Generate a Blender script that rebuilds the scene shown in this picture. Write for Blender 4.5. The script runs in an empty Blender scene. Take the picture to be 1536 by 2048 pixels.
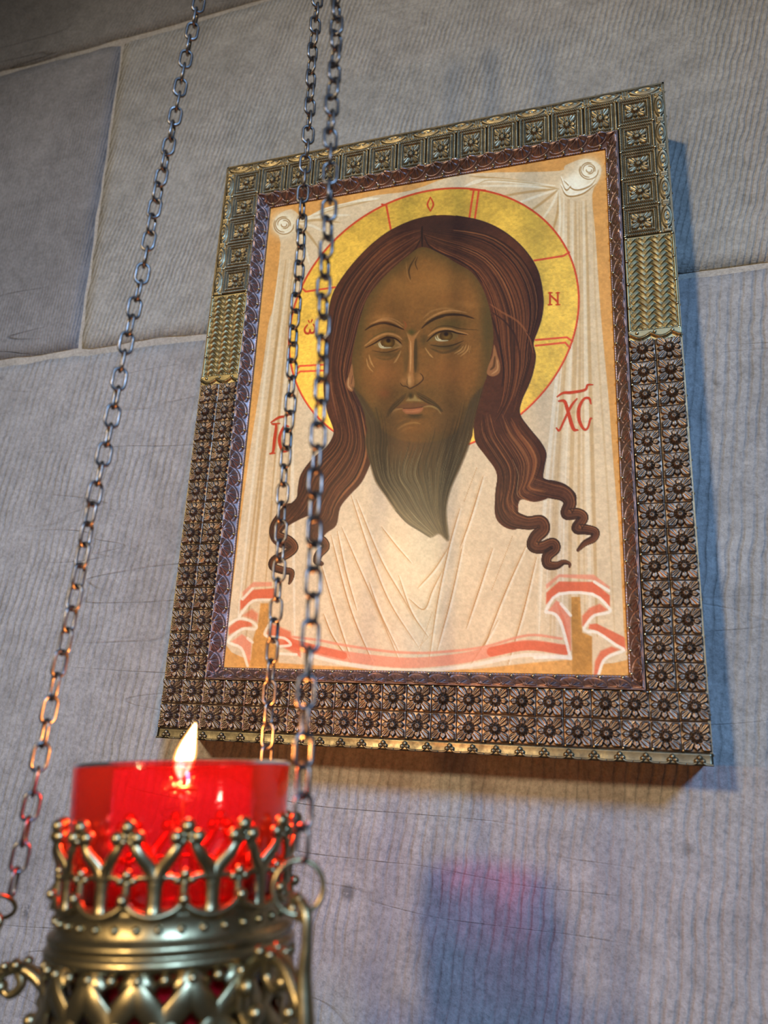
import bpy, bmesh, math, random
import numpy as np
from mathutils import Vector, Matrix

random.seed(7)
rng = np.random.default_rng(11)
scene = bpy.context.scene
COL = scene.collection
pi = math.pi
WALL_Y = 0.0467          # face of the stone wall; the picture frame's front is at y = 0

# ------------------------------------------------------------------ camera
RC = [[0.954653696, 0.294354289, 0.044630403],
      [-0.042291298, 0.282465258, -0.958344836],
      [-0.294699452, 0.912999962, 0.282105127]]
cam = bpy.data.cameras.new('camera')
camo = bpy.data.objects.new('camera', cam)
COL.objects.link(camo)
r_, d_, f_ = RC
camo.matrix_world = Matrix(((r_[0], -d_[0], -f_[0], 0.11321662),
                            (r_[1], -d_[1], -f_[1], -0.40525962),
                            (r_[2], -d_[2], -f_[2], -0.19371590),
                            (0, 0, 0, 1)))
cam.sensor_fit = 'VERTICAL'
cam.sensor_height = 24.0
cam.lens = 1530.0 / 2048.0 * 24.0
cam.clip_start = 0.01
cam.dof.use_dof = True
cam.dof.focus_distance = 0.455
cam.dof.aperture_fstop = cam.lens / 3.0
scene.camera = camo

# ------------------------------------------------------------------ world and lights
scene.view_settings.view_transform = 'Standard'
scene.view_settings.look = 'None'
scene.view_settings.exposure = 0.0
scene.view_settings.gamma = 1.0
scene.view_settings.use_curve_mapping = False
world = bpy.data.worlds.new('church_interior')
scene.world = world
world.use_nodes = True
bg = world.node_tree.nodes['Background']
bg.inputs[0].default_value = (0.95, 0.92, 0.90, 1)
bg.inputs[1].default_value = 0.055

def lamp(name, kind, loc, target, energy, color, **kw):
    l = bpy.data.lights.new(name, kind)
    l.energy = energy
    l.color = color
    for k, v in kw.items():
        setattr(l, k, v)
    o = bpy.data.objects.new(name, l)
    COL.objects.link(o)
    o.location = loc
    o.rotation_euler = (Vector(target) - Vector(loc)).to_track_quat('-Z', 'Y').to_euler()
    return o

# warm church spotlight up and to the left behind the viewer
lamp('spotlight', 'SPOT', (-1.22, -4.25, 0.93), (-0.02, 0.0, -0.08), 680, (1.0, 0.735, 0.40),
     shadow_soft_size=0.16, spot_size=math.radians(21), spot_blend=1.0)
# cool daylight falling in from high on the right
lamp('window_daylight', 'SPOT', (1.30, -2.55, 1.10), (-0.20, 0.0, -0.30), 460, (0.32, 0.58, 1.0),
     shadow_soft_size=0.22, spot_size=math.radians(30), spot_blend=1.0)

# ------------------------------------------------------------------ material helpers
def new_mat(name):
    m = bpy.data.materials.new(name)
    m.use_nodes = True
    nt = m.node_tree
    nt.nodes.clear()
    out = nt.nodes.new('ShaderNodeOutputMaterial')
    return m, nt, out

def nd(nt, typ, **kw):
    n = nt.nodes.new(typ)
    for k, v in kw.items():
        if k.startswith('i_'):
            n.inputs[k[2:].replace('_', ' ')].default_value = v
        else:
            setattr(n, k, v)
    return n

def ramp(nt, src, stops, interp='LINEAR'):
    r = nt.nodes.new('ShaderNodeValToRGB')
    r.color_ramp.interpolation = interp
    el = r.color_ramp.elements
    while len(el) < len(stops):
        el.new(0.5)
    for e, (p, c) in zip(el, stops):
        e.position = p
        e.color = (c, c, c, 1) if isinstance(c, (int, float)) else (*c, 1)
    nt.links.new(src, r.inputs[0])
    return r.outputs[0]

def mix(nt, blend, fac, a, b):
    m = nt.nodes.new('ShaderNodeMix')
    m.data_type = 'RGBA'
    m.blend_type = blend
    for sock, v in ((m.inputs[0], fac), (m.inputs[6], a), (m.inputs[7], b)):
        if hasattr(v, 'links'):
            nt.links.new(v, sock)
        elif isinstance(v, (int, float)):
            sock.default_value = v
        else:
            sock.default_value = (*v, 1)
    return m.outputs[2]

def mth(nt, op, a, b=0.0):
    m = nt.nodes.new('ShaderNodeMath')
    m.operation = op
    for s, v in zip(m.inputs, (a, b)):
        if hasattr(v, 'links'):
            nt.links.new(v, s)
        else:
            s.default_value = v
    return m.outputs[0]

def nd_mask(nt, tc):
    n = nd(nt, 'ShaderNodeTexNoise', i_Scale=17.0, i_Detail=4.0, i_Roughness=0.6)
    nt.links.new(tc.outputs['Object'], n.inputs[0])
    return n.outputs[0]

def stone_mat(name, angle, pitch, base, depth=1.0, fissure=0.5, warp=3.0):
    m, nt, out = new_mat(name)
    L = nt.links.new
    tc = nd(nt, 'ShaderNodeTexCoord')
    mp = nd(nt, 'ShaderNodeMapping')
    mp.inputs['Rotation'].default_value = (0, math.radians(angle), 0)
    L(tc.outputs['Object'], mp.inputs[0])
    # hand-tooled grooves, uneven in strength
    wv = nd(nt, 'ShaderNodeTexWave', wave_type='BANDS', bands_direction='X', wave_profile='SIN')
    wv.inputs['Scale'].default_value = 0.314 / pitch
    wv.inputs['Distortion'].default_value = warp
    wv.inputs['Detail'].default_value = 2.0
    wv.inputs['Detail Scale'].default_value = 0.8
    nw = nd(nt, 'ShaderNodeTexNoise', i_Scale=26.0, i_Detail=3.0, i_Roughness=0.6)
    L(tc.outputs['Object'], nw.inputs[0])
    wob = nd(nt, 'ShaderNodeVectorMath', operation='MULTIPLY_ADD')
    L(nw.outputs['Color'], wob.inputs[0]); wob.inputs[1].default_value = (0.0020, 0.0, 0.0)
    L(mp.outputs[0], wob.inputs[2])
    L(wob.outputs[0], wv.inputs[0])
    n1 = nd(nt, 'ShaderNodeTexNoise', i_Scale=9.0, i_Detail=4.0, i_Roughness=0.6)
    n2 = nd(nt, 'ShaderNodeTexNoise', i_Scale=420.0, i_Detail=6.0, i_Roughness=0.75)
    n3 = nd(nt, 'ShaderNodeTexNoise', i_Scale=60.0, i_Detail=5.0, i_Roughness=0.65)
    for n in (n1, n2, n3):
        L(tc.outputs['Object'], n.inputs[0])
    # long bedding fissures: noise stretched along the bed
    mf = nd(nt, 'ShaderNodeMapping')
    mf.inputs['Scale'].default_value = (2.6, 2.6, 22.0)
    mf.inputs['Rotation'].default_value = (0, math.radians(2.5), 0)
    L(tc.outputs['Object'], mf.inputs[0])
    nf = nd(nt, 'ShaderNodeTexNoise', i_Scale=1.5, i_Detail=1.6, i_Roughness=0.5)
    L(mf.outputs[0], nf.inputs[0])
    fis = ramp(nt, nf.outputs[0], [(0.0, 0.0), (0.492, 0.0), (0.5, 0.8), (0.508, 0.0), (1.0, 0.0)])
    msk = ramp(nt, nd_mask(nt, tc), [(0.36, 0.10), (0.62, 1.0)])
    fisn = nd(nt, 'ShaderNodeTexNoise', i_Scale=5.0, i_Detail=2.0)
    L(mp.outputs[0], fisn.inputs[0])
    fmask = ramp(nt, fisn.outputs[0], [(0.48, 0.0), (0.60, 1.0)])
    brk = ramp(nt, n3.outputs[0], [(0.36, 0.3), (0.60, 1.0)])
    fisv = mth(nt, 'MULTIPLY', mth(nt, 'MULTIPLY', mth(nt, 'MULTIPLY', fis, fmask), brk), fissure)
    # small pale chisel scars
    vo = nd(nt, 'ShaderNodeTexVoronoi', feature='F1', i_Scale=34.0)
    mv = nd(nt, 'ShaderNodeMapping')
    mv.inputs['Rotation'].default_value = (0, math.radians(38), 0)
    mv.inputs['Scale'].default_value = (1.0, 1.0, 2.6)
    L(tc.outputs['Object'], mv.inputs[0])
    L(mv.outputs[0], vo.inputs[0])
    scar = ramp(nt, vo.outputs['Distance'], [(0.05, 1.0), (0.12, 0.0)])
    scn = ramp(nt, n3.outputs[0], [(0.50, 0.0), (0.6, 1.0)])
    scar = mth(nt, 'MULTIPLY', mth(nt, 'MULTIPLY', scar, scn), 0.55)
    pv = nd(nt, 'ShaderNodeTexVoronoi', feature='F1', i_Scale=13.0)
    L(wob.outputs[0], pv.inputs[0])
    pit = mth(nt, 'MULTIPLY', ramp(nt, pv.outputs['Distance'], [(0.035, 1.0), (0.075, 0.0)]), ramp(nt, n3.outputs[0], [(0.46, 0.0), (0.52, 0.8)]))
    b = Vector(base)
    col = ramp(nt, n1.outputs[0], [(0.25, tuple(b * 0.80)), (0.5, tuple(b)), (0.78, tuple(b * 1.16))])
    sp = ramp(nt, n2.outputs[0], [(0.30, 0.62), (0.5, 1.0), (0.70, 1.32)])
    col = mix(nt, 'MULTIPLY', 0.85, col, sp)
    sp2 = ramp(nt, n3.outputs[0], [(0.30, 0.80), (0.5, 1.0), (0.70, 1.14)])
    col = mix(nt, 'MULTIPLY', 0.8, col, sp2)
    gr = ramp(nt, wv.outputs['Fac'], [(0.0, 0.82), (0.30, 0.97), (0.6, 1.02), (1.0, 1.04)])
    col = mix(nt, 'MULTIPLY', mth(nt, 'MULTIPLY', msk, min(1.0, 0.8 * depth)), col, gr)
    col = mix(nt, 'MIX', fisv, col, tuple(b * 0.28))
    col = mix(nt, 'MIX', scar, col, tuple(b * 1.55))
    col = mix(nt, 'MIX', pit, col, tuple(b * 0.35))
    bs = nd(nt, 'ShaderNodeBsdfPrincipled', i_Roughness=0.85)
    bs.inputs['Specular IOR Level'].default_value = 0.25
    L(col, bs.inputs['Base Color'])
    grv = mth(nt, 'MULTIPLY', ramp(nt, wv.outputs['Fac'], [(0.0, 0.0), (0.35, 0.8), (0.7, 1.0)]), mth(nt, 'ADD', mth(nt, 'MULTIPLY', msk, 0.75), 0.25))
    h = mth(nt, 'ADD', mth(nt, 'MULTIPLY', grv, depth * 0.55), mth(nt, 'MULTIPLY', n2.outputs[0], 0.6))
    h = mth(nt, 'ADD', h, mth(nt, 'MULTIPLY', n3.outputs[0], 0.8))
    h = mth(nt, 'SUBTRACT', h, mth(nt, 'MULTIPLY', fisv, 1.6))
    bp = nd(nt, 'ShaderNodeBump', i_Strength=0.9, i_Distance=0.0014)
    L(h, bp.inputs['Height'])
    L(bp.outputs[0], bs.inputs['Normal'])
    L(bs.outputs[0], out.inputs[0])
    return m

def metal_mat(name, c1, c2, rough, scale=160.0, metallic=1.0, bump=0.0003):
    m, nt, out = new_mat(name)
    L = nt.links.new
    tc = nd(nt, 'ShaderNodeTexCoord')
    ob = nd(nt, 'ShaderNodeObjectInfo')
    ad = nd(nt, 'ShaderNodeVectorMath', operation='ADD')
    L(tc.outputs['Object'], ad.inputs[0])
    L(ob.outputs['Location'], ad.inputs[1])
    n = nd(nt, 'ShaderNodeTexNoise', i_Scale=scale, i_Detail=5.0, i_Roughness=0.65)
    L(ad.outputs[0], n.inputs[0])
    col = ramp(nt, n.outputs[0], [(0.35, c1), (0.65, c2)])
    bs = nd(nt, 'ShaderNodeBsdfPrincipled', i_Metallic=metallic)
    L(col, bs.inputs['Base Color'])
    rr = ramp(nt, n.outputs[0], [(0.3, rough * 1.25), (0.7, rough * 0.8)])
    L(rr, bs.inputs['Roughness'])
    bp = nd(nt, 'ShaderNodeBump', i_Strength=0.35, i_Distance=bump)
    L(n.outputs[0], bp.inputs['Height'])
    L(bp.outputs[0], bs.inputs['Normal'])
    L(bs.outputs[0], out.inputs[0])
    return m

def paint_mat(name, rough, metallic=0.0, spec=0.5, bumpd=0.00012, bscale=900.0, coat=0.0):
    m, nt, out = new_mat(name)
    L = nt.links.new
    at = nd(nt, 'ShaderNodeAttribute', attribute_name='paint')
    bs = nd(nt, 'ShaderNodeBsdfPrincipled', i_Roughness=rough, i_Metallic=metallic)
    bs.inputs['Specular IOR Level'].default_value = spec
    bs.inputs['Coat Weight'].default_value = coat
    bs.inputs['Coat Roughness'].default_value = 0.21
    L(at.outputs['Color'], bs.inputs['Base Color'])
    tc = nd(nt, 'ShaderNodeTexCoord')
    n = nd(nt, 'ShaderNodeTexNoise', i_Scale=bscale, i_Detail=3.0)
    L(tc.outputs['Object'], n.inputs[0])
    bp = nd(nt, 'ShaderNodeBump', i_Strength=0.6, i_Distance=bumpd)
    L(n.outputs[0], bp.inputs['Height'])
    L(bp.outputs[0], bs.inputs['Normal'])
    L(bs.outputs[0], out.inputs[0])
    return m

M = {}
M['mortar'] = stone_mat('pale_lime_mortar', 0, 0.02, (0.35, 0.33, 0.295), depth=0.1, fissure=0.2)
M['bronze'] = metal_mat('patinated_bronze', (0.12, 0.102, 0.066), (0.22, 0.19, 0.125), 0.45)
M['brown_bronze'] = metal_mat('brown_patinated_bronze', (0.11, 0.086, 0.068), (0.205, 0.16, 0.125), 0.44)
M['gilt'] = metal_mat('worn_gilt_bronze', (0.17, 0.148, 0.085), (0.28, 0.245, 0.14), 0.42)
M['copper'] = metal_mat('dull_pinkish_copper', (0.145, 0.108, 0.105), (0.27, 0.20, 0.198), 0.48)
M['dark_bronze'] = metal_mat('dark_bronze', (0.075, 0.064, 0.042), (0.14, 0.122, 0.082), 0.40)
M['stud'] = metal_mat('brass_nail', (0.27, 0.235, 0.15), (0.42, 0.36, 0.24), 0.30)
M['wood'] = metal_mat('dark_board', (0.05, 0.035, 0.025), (0.08, 0.055, 0.035), 0.6, 60.0, 0.0)
M['brass'] = metal_mat('aged_brass', (0.22, 0.175, 0.09), (0.38, 0.30, 0.165), 0.34, 220.0)
M['steel'] = metal_mat('dull_chain_steel', (0.11, 0.108, 0.108), (0.22, 0.21, 0.21), 0.36, 300.0)
M['paint'] = paint_mat('tempera_paint', 0.62, spec=0.15, coat=0.075, bumpd=0.00022)
M['gold_leaf'] = paint_mat('gold_leaf', 0.45, metallic=0.35, bumpd=0.00015, bscale=700)

def flat_mat(name, col, rough=0.5):
    m, nt, out = new_mat(name)
    bs = nd(nt, 'ShaderNodeBsdfPrincipled', i_Roughness=rough)
    n = nd(nt, 'ShaderNodeTexNoise', i_Scale=300.0)
    c = ramp(nt, n.outputs[0], [(0.3, tuple(Vector(col) * 0.85)), (0.7, tuple(Vector(col) * 1.1))])
    nt.links.new(c, bs.inputs['Base Color'])
    nt.links.new(bs.outputs[0], out.inputs[0])
    return m

# ------------------------------------------------------------------ object helpers
def tag(o, label=None, cat=None, group=None, kind=None):
    if label: o['label'] = label
    if cat: o['category'] = cat
    if group: o['group'] = group
    if kind: o['kind'] = kind
    return o

def link(name, me, mat=None, parent=None, loc=None, rot=None, scale=None):
    o = bpy.data.objects.new(name, me)
    COL.objects.link(o)
    if me is not None and mat is not None and not me.materials:
        me.materials.append(mat)
    if parent is not None:
        o.parent = parent
    if loc is not None: o.location = loc
    if rot is not None: o.rotation_euler = rot
    if scale is not None: o.scale = scale
    return o

def empty(name, loc=(0, 0, 0)):
    o = bpy.data.objects.new(name, None)
    o.empty_display_size = 0.02
    COL.objects.link(o)
    o.location = loc
    return o

def mesh_np(name, V, F, smooth=True):
    """V (n,3) array, F (m,4) or (m,3) index array."""
    V = np.asarray(V, np.float32); F = np.asarray(F, np.int32)
    me = bpy.data.meshes.new(name)
    k = F.shape[1]
    me.vertices.add(len(V)); me.vertices.foreach_set('co', V.ravel())
    me.loops.add(F.size); me.loops.foreach_set('vertex_index', F.ravel())
    me.polygons.add(len(F))
    me.polygons.foreach_set('loop_start', np.arange(0, F.size, k, dtype=np.int32))
    me.update(calc_edges=True)
    if smooth:
        me.polygons.foreach_set('use_smooth', np.ones(len(F), bool))
    me.validate()
    return me

def mesh_py(name, V, F, smooth=True):
    me = bpy.data.meshes.new(name)
    me.from_pydata([tuple(v) for v in V], [], [tuple(f) for f in F])
    if smooth:
        for p in me.polygons: p.use_smooth = True
    me.update()
    return me

def grid_faces(nx, ny):
    i = np.arange(nx - 1)[None, :] + np.arange(ny - 1)[:, None] * nx
    i = i.ravel()
    return np.stack([i, i + 1, i + 1 + nx, i + nx], 1)

def relief(name, w, h, nx, ny, fn, thick=0.0012):
    """embossed plate facing -y, centred on its origin; fn(x,z)->height in metres; sides closed."""
    x = np.linspace(-w / 2, w / 2, nx); z = np.linspace(-h / 2, h / 2, ny)
    X, Z = np.meshgrid(x, z)
    Hh = fn(X, Z)
    V = np.stack([X, -Hh, Z], -1).reshape(-1, 3)
    F = grid_faces(nx, ny)
    ring = np.concatenate([np.arange(nx), np.arange(1, ny) * nx + nx - 1,
                           (ny - 1) * nx + np.arange(nx - 2, -1, -1), np.arange(ny - 2, 0, -1) * nx])
    B = V[ring].copy(); B[:, 1] = thick
    n0 = len(V); m = len(ring)
    a = ring; b = np.roll(ring, -1); ia = n0 + np.arange(m); ib = n0 + np.roll(np.arange(m), -1)
    F = np.concatenate([F, np.stack([b, a, ia, ib], 1)])
    return mesh_np(name, np.concatenate([V, B]), F)

def smooth_path(pts, n=8, closed=False):
    P = [Vector(p) for p in pts]
    out = []
    N = len(P)
    rngi = range(N if closed else N - 1)
    for i in rngi:
        p1, p2 = P[i], P[(i + 1) % N]
        p0 = P[i - 1] if (closed or i > 0) else p1 * 2 - p2
        p3 = P[(i + 2) % N] if (closed or i + 2 < N) else p2 * 2 - p1
        for k in range(n):
            t = k / n
            out.append(0.5 * ((2 * p1) + (p2 - p0) * t + (2 * p0 - 5 * p1 + 4 * p2 - p3) * t * t + (3 * p1 - p0 - 3 * p2 + p3) * t ** 3))
    if not closed:
        out.append(P[-1])
    return out

def tube_data(path, rad, sides=8, closed=False, flat=1.0, upv=None):
    P = [Vector(p) for p in path]
    N = len(P)
    V = []; F = []
    prev = None
    for i, p in enumerate(P):
        if closed:
            t = (P[(i + 1) % N] - P[i - 1]).normalized()
        else:
            t = (P[min(i + 1, N - 1)] - P[max(i - 1, 0)]).normalized()
        if upv is not None:
            u = Vector(upv(p) if callable(upv) else upv)
        elif prev is None:
            u = Vector((0, 0, 1)) if abs(t.z) < 0.9 else Vector((1, 0, 0))
        else:
            u = prev
        u = (u - t * u.dot(t))
        if u.length < 1e-6: u = t.orthogonal()
        u.normalize(); prev = u
        s = t.cross(u)
        r = rad[i] if isinstance(rad, (list, tuple)) else rad
        for k in range(sides):
            a = 2 * pi * k / sides
            V.append(p + u * (math.cos(a) * r * flat) + s * (math.sin(a) * r))
    rows = N if closed else N - 1
    for i in range(rows):
        for k in range(sides):
            a = i * sides + k; b = i * sides + (k + 1) % sides
            c = ((i + 1) % N) * sides + (k + 1) % sides; d = ((i + 1) % N) * sides + k
            F.append((a, d, c, b))
    if not closed:
        F.append(tuple(range(sides)))
        F.append(tuple(range((N - 1) * sides + sides - 1, (N - 1) * sides - 1, -1)))
    return V, F

def sphere_data(c, r, seg=10, rings=6, sq=(1, 1, 1)):
    V = []; F = []
    c = Vector(c)
    V.append(c + Vector((0, 0, r * sq[2])))
    for i in range(1, rings):
        ph = pi * i / rings
        for k in range(seg):
            a = 2 * pi * k / seg
            V.append(c + Vector((r * sq[0] * math.sin(ph) * math.cos(a), r * sq[1] * math.sin(ph) * math.sin(a), r * sq[2] * math.cos(ph))))
    V.append(c - Vector((0, 0, r * sq[2])))
    for k in range(seg):
        F.append((0, 1 + k, 1 + (k + 1) % seg))
    for i in range(rings - 2):
        for k in range(seg):
            a = 1 + i * seg + k; b = 1 + i * seg + (k + 1) % seg
            F.append((a, a + seg, b + seg, b))
    last = len(V) - 1; o = 1 + (rings - 2) * seg
    for k in range(seg):
        F.append((last, o + (k + 1) % seg, o + k))
    return V, F

def lathe_data(profile, seg=64, closed=False):
    V = []; F = []
    n = len(profile)
    for (r, z) in profile:
        for k in range(seg):
            a = 2 * pi * k / seg
            V.append(Vector((r * math.cos(a), r * math.sin(a), z)))
    rows = n if closed else n - 1
    for i in range(rows):
        for k in range(seg):
            a = i * seg + k; b = i * seg + (k + 1) % seg
            j = (i + 1) % n
            F.append((a, b, j * seg + (k + 1) % seg, j * seg + k))
    return V, F

def join(*datas):
    V = []; F = []
    for v, f in datas:
        o = len(V)
        V += list(v); F += [tuple(i + o for i in q) for q in f]
    return V, F

# ------------------------------------------------------------------ the stone wall
def block(name, quad, mat, parent, seed, thick=0.05, inset=0.0013):
    """dressed ashlar block: quad = (x,z) of bl, br, tr, tl; face with arris, slight unevenness."""
    r = np.random.default_rng(seed)
    bl, br, tr, tl = [np.array(q, float) for q in quad]
    nx = max(8, int(np.hypot(*(br - bl)) / 0.012)); nz = max(8, int(np.hypot(*(tl - bl)) / 0.012))
    u = np.linspace(0, 1, nx); v = np.linspace(0, 1, nz)
    U, Vv = np.meshgrid(u, v)
    P = ((1 - U) * (1 - Vv))[..., None] * bl + (U * (1 - Vv))[..., None] * br + (U * Vv)[..., None] * tr + ((1 - U) * Vv)[..., None] * tl
    def jit(n, s):
        k = r.normal(0, 1, n + 4)
        return s * np.convolve(k, np.ones(5) / 2.2, 'valid')
    P[0, :, 1] += np.abs(jit(nx, 0.0012)) + inset; P[-1, :, 1] -= np.abs(jit(nx, 0.0012)) + inset
    P[:, 0, 0] += np.abs(jit(nz, 0.0010)) + inset; P[:, -1, 0] -= np.abs(jit(nz, 0.0010)) + inset
    d = r.normal(0, 1, (nz + 4, nx + 4))
    for ax in (0, 1):
        d = np.apply_along_axis(lambda q: np.convolve(q, np.ones(5) / 3.0, 'same'), ax, d)
    Y = WALL_Y + 0.00035 * d[2:-2, 2:-2]
    Y[0, :] += 0.0012; Y[-1, :] += 0.0012; Y[:, 0] += 0.0012; Y[:, -1] += 0.0012
    V = np.stack([P[..., 0], Y, P[..., 1]], -1).reshape(-1, 3)
    F = grid_faces(nx, nz)
    ring = np.concatenate([np.arange(nx), np.arange(1, nz) * nx + nx - 1,
                           (nz - 1) * nx + np.arange(nx - 2, -1, -1), np.arange(nz - 2, 0, -1) * nx])
    B = V[ring].copy(); B[:, 1] = WALL_Y + thick
    n0 = len(V); m = len(ring)
    F = np.concatenate([F, np.stack([np.roll(ring, -1), ring, n0 + np.arange(m), n0 + np.roll(np.arange(m), -1)], 1)])
    return link(name, mesh_np(name, np.concatenate([V, B]), F), mat, parent)

mort = relief('mortar_bed', 2.8, 2.2, 60, 50, lambda X, Z: 0.0006 * np.sin(X * 91) * np.sin(Z * 77), 0.06)
wall = tag(link('wall_back', mort, M['mortar'], None, (0.1, WALL_Y + 0.0026, 0.1)), kind='structure')
wall['label'] = 'grey tooled stone block wall with pale mortar joints behind the icon'
GREY = (0.262, 0.262, 0.262)
st = {
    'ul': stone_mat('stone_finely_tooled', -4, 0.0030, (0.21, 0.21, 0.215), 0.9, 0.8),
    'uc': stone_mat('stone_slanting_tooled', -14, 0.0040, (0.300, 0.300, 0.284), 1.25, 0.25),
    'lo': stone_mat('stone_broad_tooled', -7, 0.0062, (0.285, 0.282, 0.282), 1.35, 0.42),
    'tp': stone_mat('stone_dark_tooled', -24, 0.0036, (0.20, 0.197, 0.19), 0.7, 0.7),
}
Z0, Z1 = 0.0945, 0.42
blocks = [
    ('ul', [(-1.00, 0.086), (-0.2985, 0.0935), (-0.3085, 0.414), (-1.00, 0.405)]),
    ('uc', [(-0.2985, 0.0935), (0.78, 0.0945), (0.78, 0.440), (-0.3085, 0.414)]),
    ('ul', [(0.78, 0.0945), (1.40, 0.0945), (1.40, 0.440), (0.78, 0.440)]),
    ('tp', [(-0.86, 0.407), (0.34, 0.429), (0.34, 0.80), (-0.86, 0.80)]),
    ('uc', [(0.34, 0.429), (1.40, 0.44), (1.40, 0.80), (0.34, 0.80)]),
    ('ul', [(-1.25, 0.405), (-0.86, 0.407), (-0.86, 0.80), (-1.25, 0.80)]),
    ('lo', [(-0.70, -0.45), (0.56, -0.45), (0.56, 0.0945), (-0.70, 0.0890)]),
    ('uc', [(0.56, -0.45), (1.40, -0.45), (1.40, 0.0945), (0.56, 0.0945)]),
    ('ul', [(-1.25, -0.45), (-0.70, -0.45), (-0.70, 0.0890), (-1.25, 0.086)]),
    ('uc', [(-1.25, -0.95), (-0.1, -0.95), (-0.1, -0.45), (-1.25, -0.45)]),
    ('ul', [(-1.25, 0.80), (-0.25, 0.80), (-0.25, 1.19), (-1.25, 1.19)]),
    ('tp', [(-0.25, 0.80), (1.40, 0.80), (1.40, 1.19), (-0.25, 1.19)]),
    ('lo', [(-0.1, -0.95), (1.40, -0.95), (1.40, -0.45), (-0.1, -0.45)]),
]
W2 = {'wall': wall}
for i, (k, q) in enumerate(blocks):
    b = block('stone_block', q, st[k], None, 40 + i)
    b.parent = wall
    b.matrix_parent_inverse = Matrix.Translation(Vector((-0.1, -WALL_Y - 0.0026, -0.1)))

# ------------------------------------------------------------------ the icon: frame
icon = empty('framed_icon', (0, 0, -0.2))
tag(icon, 'framed icon of a long-haired bearded man with gold halo, hung on the stone wall', 'picture')
OFF = Vector((0, 0, 0.2))     # icon's own origin is the middle of its lower edge
def ip(x, y, z): return (x, y, z + 0.2)

FX, FZ = 0.1500, 0.2000
OX, OZT, OZB = 0.1138, 0.1615, -0.1585      # opening
MX, MZT, MZB = 0.1215, 0.1690, -0.1660      # outer edge of the inner moulding

def boxd(x0, x1, y0, y1, z0, z1):
    V = [Vector((x, y, z)) for z in (z0, z1) for y in (y0, y1) for x in (x0, x1)]
    F = [(0, 2, 3, 1), (4, 5, 7, 6), (0, 1, 5, 4), (2, 6, 7, 3), (0, 4, 6, 2), (1, 3, 7, 5)]
    return V, F
g = 0.0012
BX, BT, BB = MX - .0006, MZT - .0006, MZB + .0006
V, F = join(boxd(-FX + g, -BX, 0.001, 0.0455, .0012, .3988), boxd(BX, FX - g, 0.001, 0.0455, .0012, .3988),
            boxd(-BX, BX, 0.001, 0.0455, BT + .2, .3988), boxd(-BX, BX, 0.001, 0.0455, .0012, BB + .2))
link('frame_board', mesh_py('frame_board', V, F, False), M['wood'], icon)
# metal sheet wrapped round the four sides of the board
for nm, sz in (('x', 1), ('x', -1)):
    me = mesh_py('edge_sheet', *boxd(FX - g if sz > 0 else -FX, FX if sz > 0 else -FX + g, 0.0, 0.0450, 0, .4), False)
    link('edge_sheet', me, M['bronze'], icon)
for z in (0.0, 0.4 - g):
    me = mesh_py('edge_sheet', *boxd(-FX, FX, 0.0, 0.0450, z, z + g), False)
    link('edge_sheet', me, M['bronze'], icon)

def dome(x, s): return np.sqrt(np.clip(1 - (x / s) ** 2, 0, 1))

def rosette_fn(w, h, amp, boss=1.0, var=0.0):
    """open flower: eight veined petals (large at the corners) round a raised star-shaped boss"""
    def fn(X, Z):
        u = X / (w / 2); v = Z / (h / 2)
        r = np.hypot(u, v) + 1e-9; th = np.arctan2(v, u)
        k = np.round(th / (pi / 4)); dth = th - k * pi / 4
        corner = (np.mod(k, 2) == 1)
        half = np.where(corner, 0.46, 0.33)
        reach = np.where(corner, 1.26, 0.90)
        q = np.clip(1 - (dth / half) ** 2, 0, 1)
        lim = 0.50 + (reach - 0.50) * q ** 0.55 * (0.93 + 0.07 * np.cos(dth / half * 7.5))
        rim_ = np.clip((lim - r) / 0.10, 0, 1)
        pet = np.sqrt(np.clip(rim_ * (2 - rim_), 0, 1)) * (0.45 + 0.30 * np.sqrt(q))
        pet += rim_ * 0.10 * np.cos(dth / half * 9.0) * np.clip((r - 0.35) / 0.3, 0, 1)
        pet += 0.14 * np.exp(-((lim - r - 0.07) / 0.045) ** 2)
        H = np.where(r > 0.36, pet * np.clip((r - 0.36) / 0.10, 0.25, 1), 0.0)
        st_ = 0.37 + 0.05 * np.cos(9 * th + var)
        cone = np.clip(1 - (r / st_) ** 2, 0, 1)
        H = np.where(r < st_, 0.15 + 1.25 * boss * cone ** 0.6 * (1 + 0.12 * np.cos(9 * th + var)), H)
        H -= 0.40 * np.exp(-((r / 0.08) ** 2))
        edge = np.clip((1 - np.maximum(abs(u), abs(v))) / 0.035, 0, 1)
        return amp * H * edge + 0.0002 * edge - 0.0002
    return fn

TW, TH = 2 * FX / 22, (FX - MX) / 2
ros_v = [relief('rosette_tile', 0.01355, 0.01355, 52, 52, rosette_fn(0.01355, 0.01355, 0.0025, 1.0, v)) for v in (0.0, 0.9, 2.0)]
stud_me = mesh_py('stud', *sphere_data((0, 0, 0), 0.00112, 10, 6, (1, 0.8, 1)))
studs = []
def stud(x, z, s=1.0, y=-0.0006):
    o = link('stud', stud_me, M['stud'], icon, ip(x, y, z)); o.scale = (s, s, s); studs.append(o)

# two columns of rosettes down each lower side
rows = 14
zt, zb = 0.0254, MZB
cw = (FX - MX - 0.0006) / 2
for sx in (-1, 1):
    for j in range(rows):
        z = zt + (zb - zt) * (j + 0.5) / rows
        for c in range(2):
            x = sx * (MX + 0.0003 + cw * (c + 0.5))
            o = link('rosette_tile', ros_v[(j * 2 + c) % 3], M['brown_bronze'], icon,
                     ip(x + random.uniform(-.00015, .00015), 0, z), (0, random.choice((0, pi / 2, pi)) + random.uniform(-.03, .03), 0))
            o.scale = (cw / 0.01375, random.uniform(.9, 1.1), ((zt - zb) / rows) / 0.0137)
        stud(sx * (MX + 0.0010), zt + (zb - zt) * j / rows, 0.8)
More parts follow.
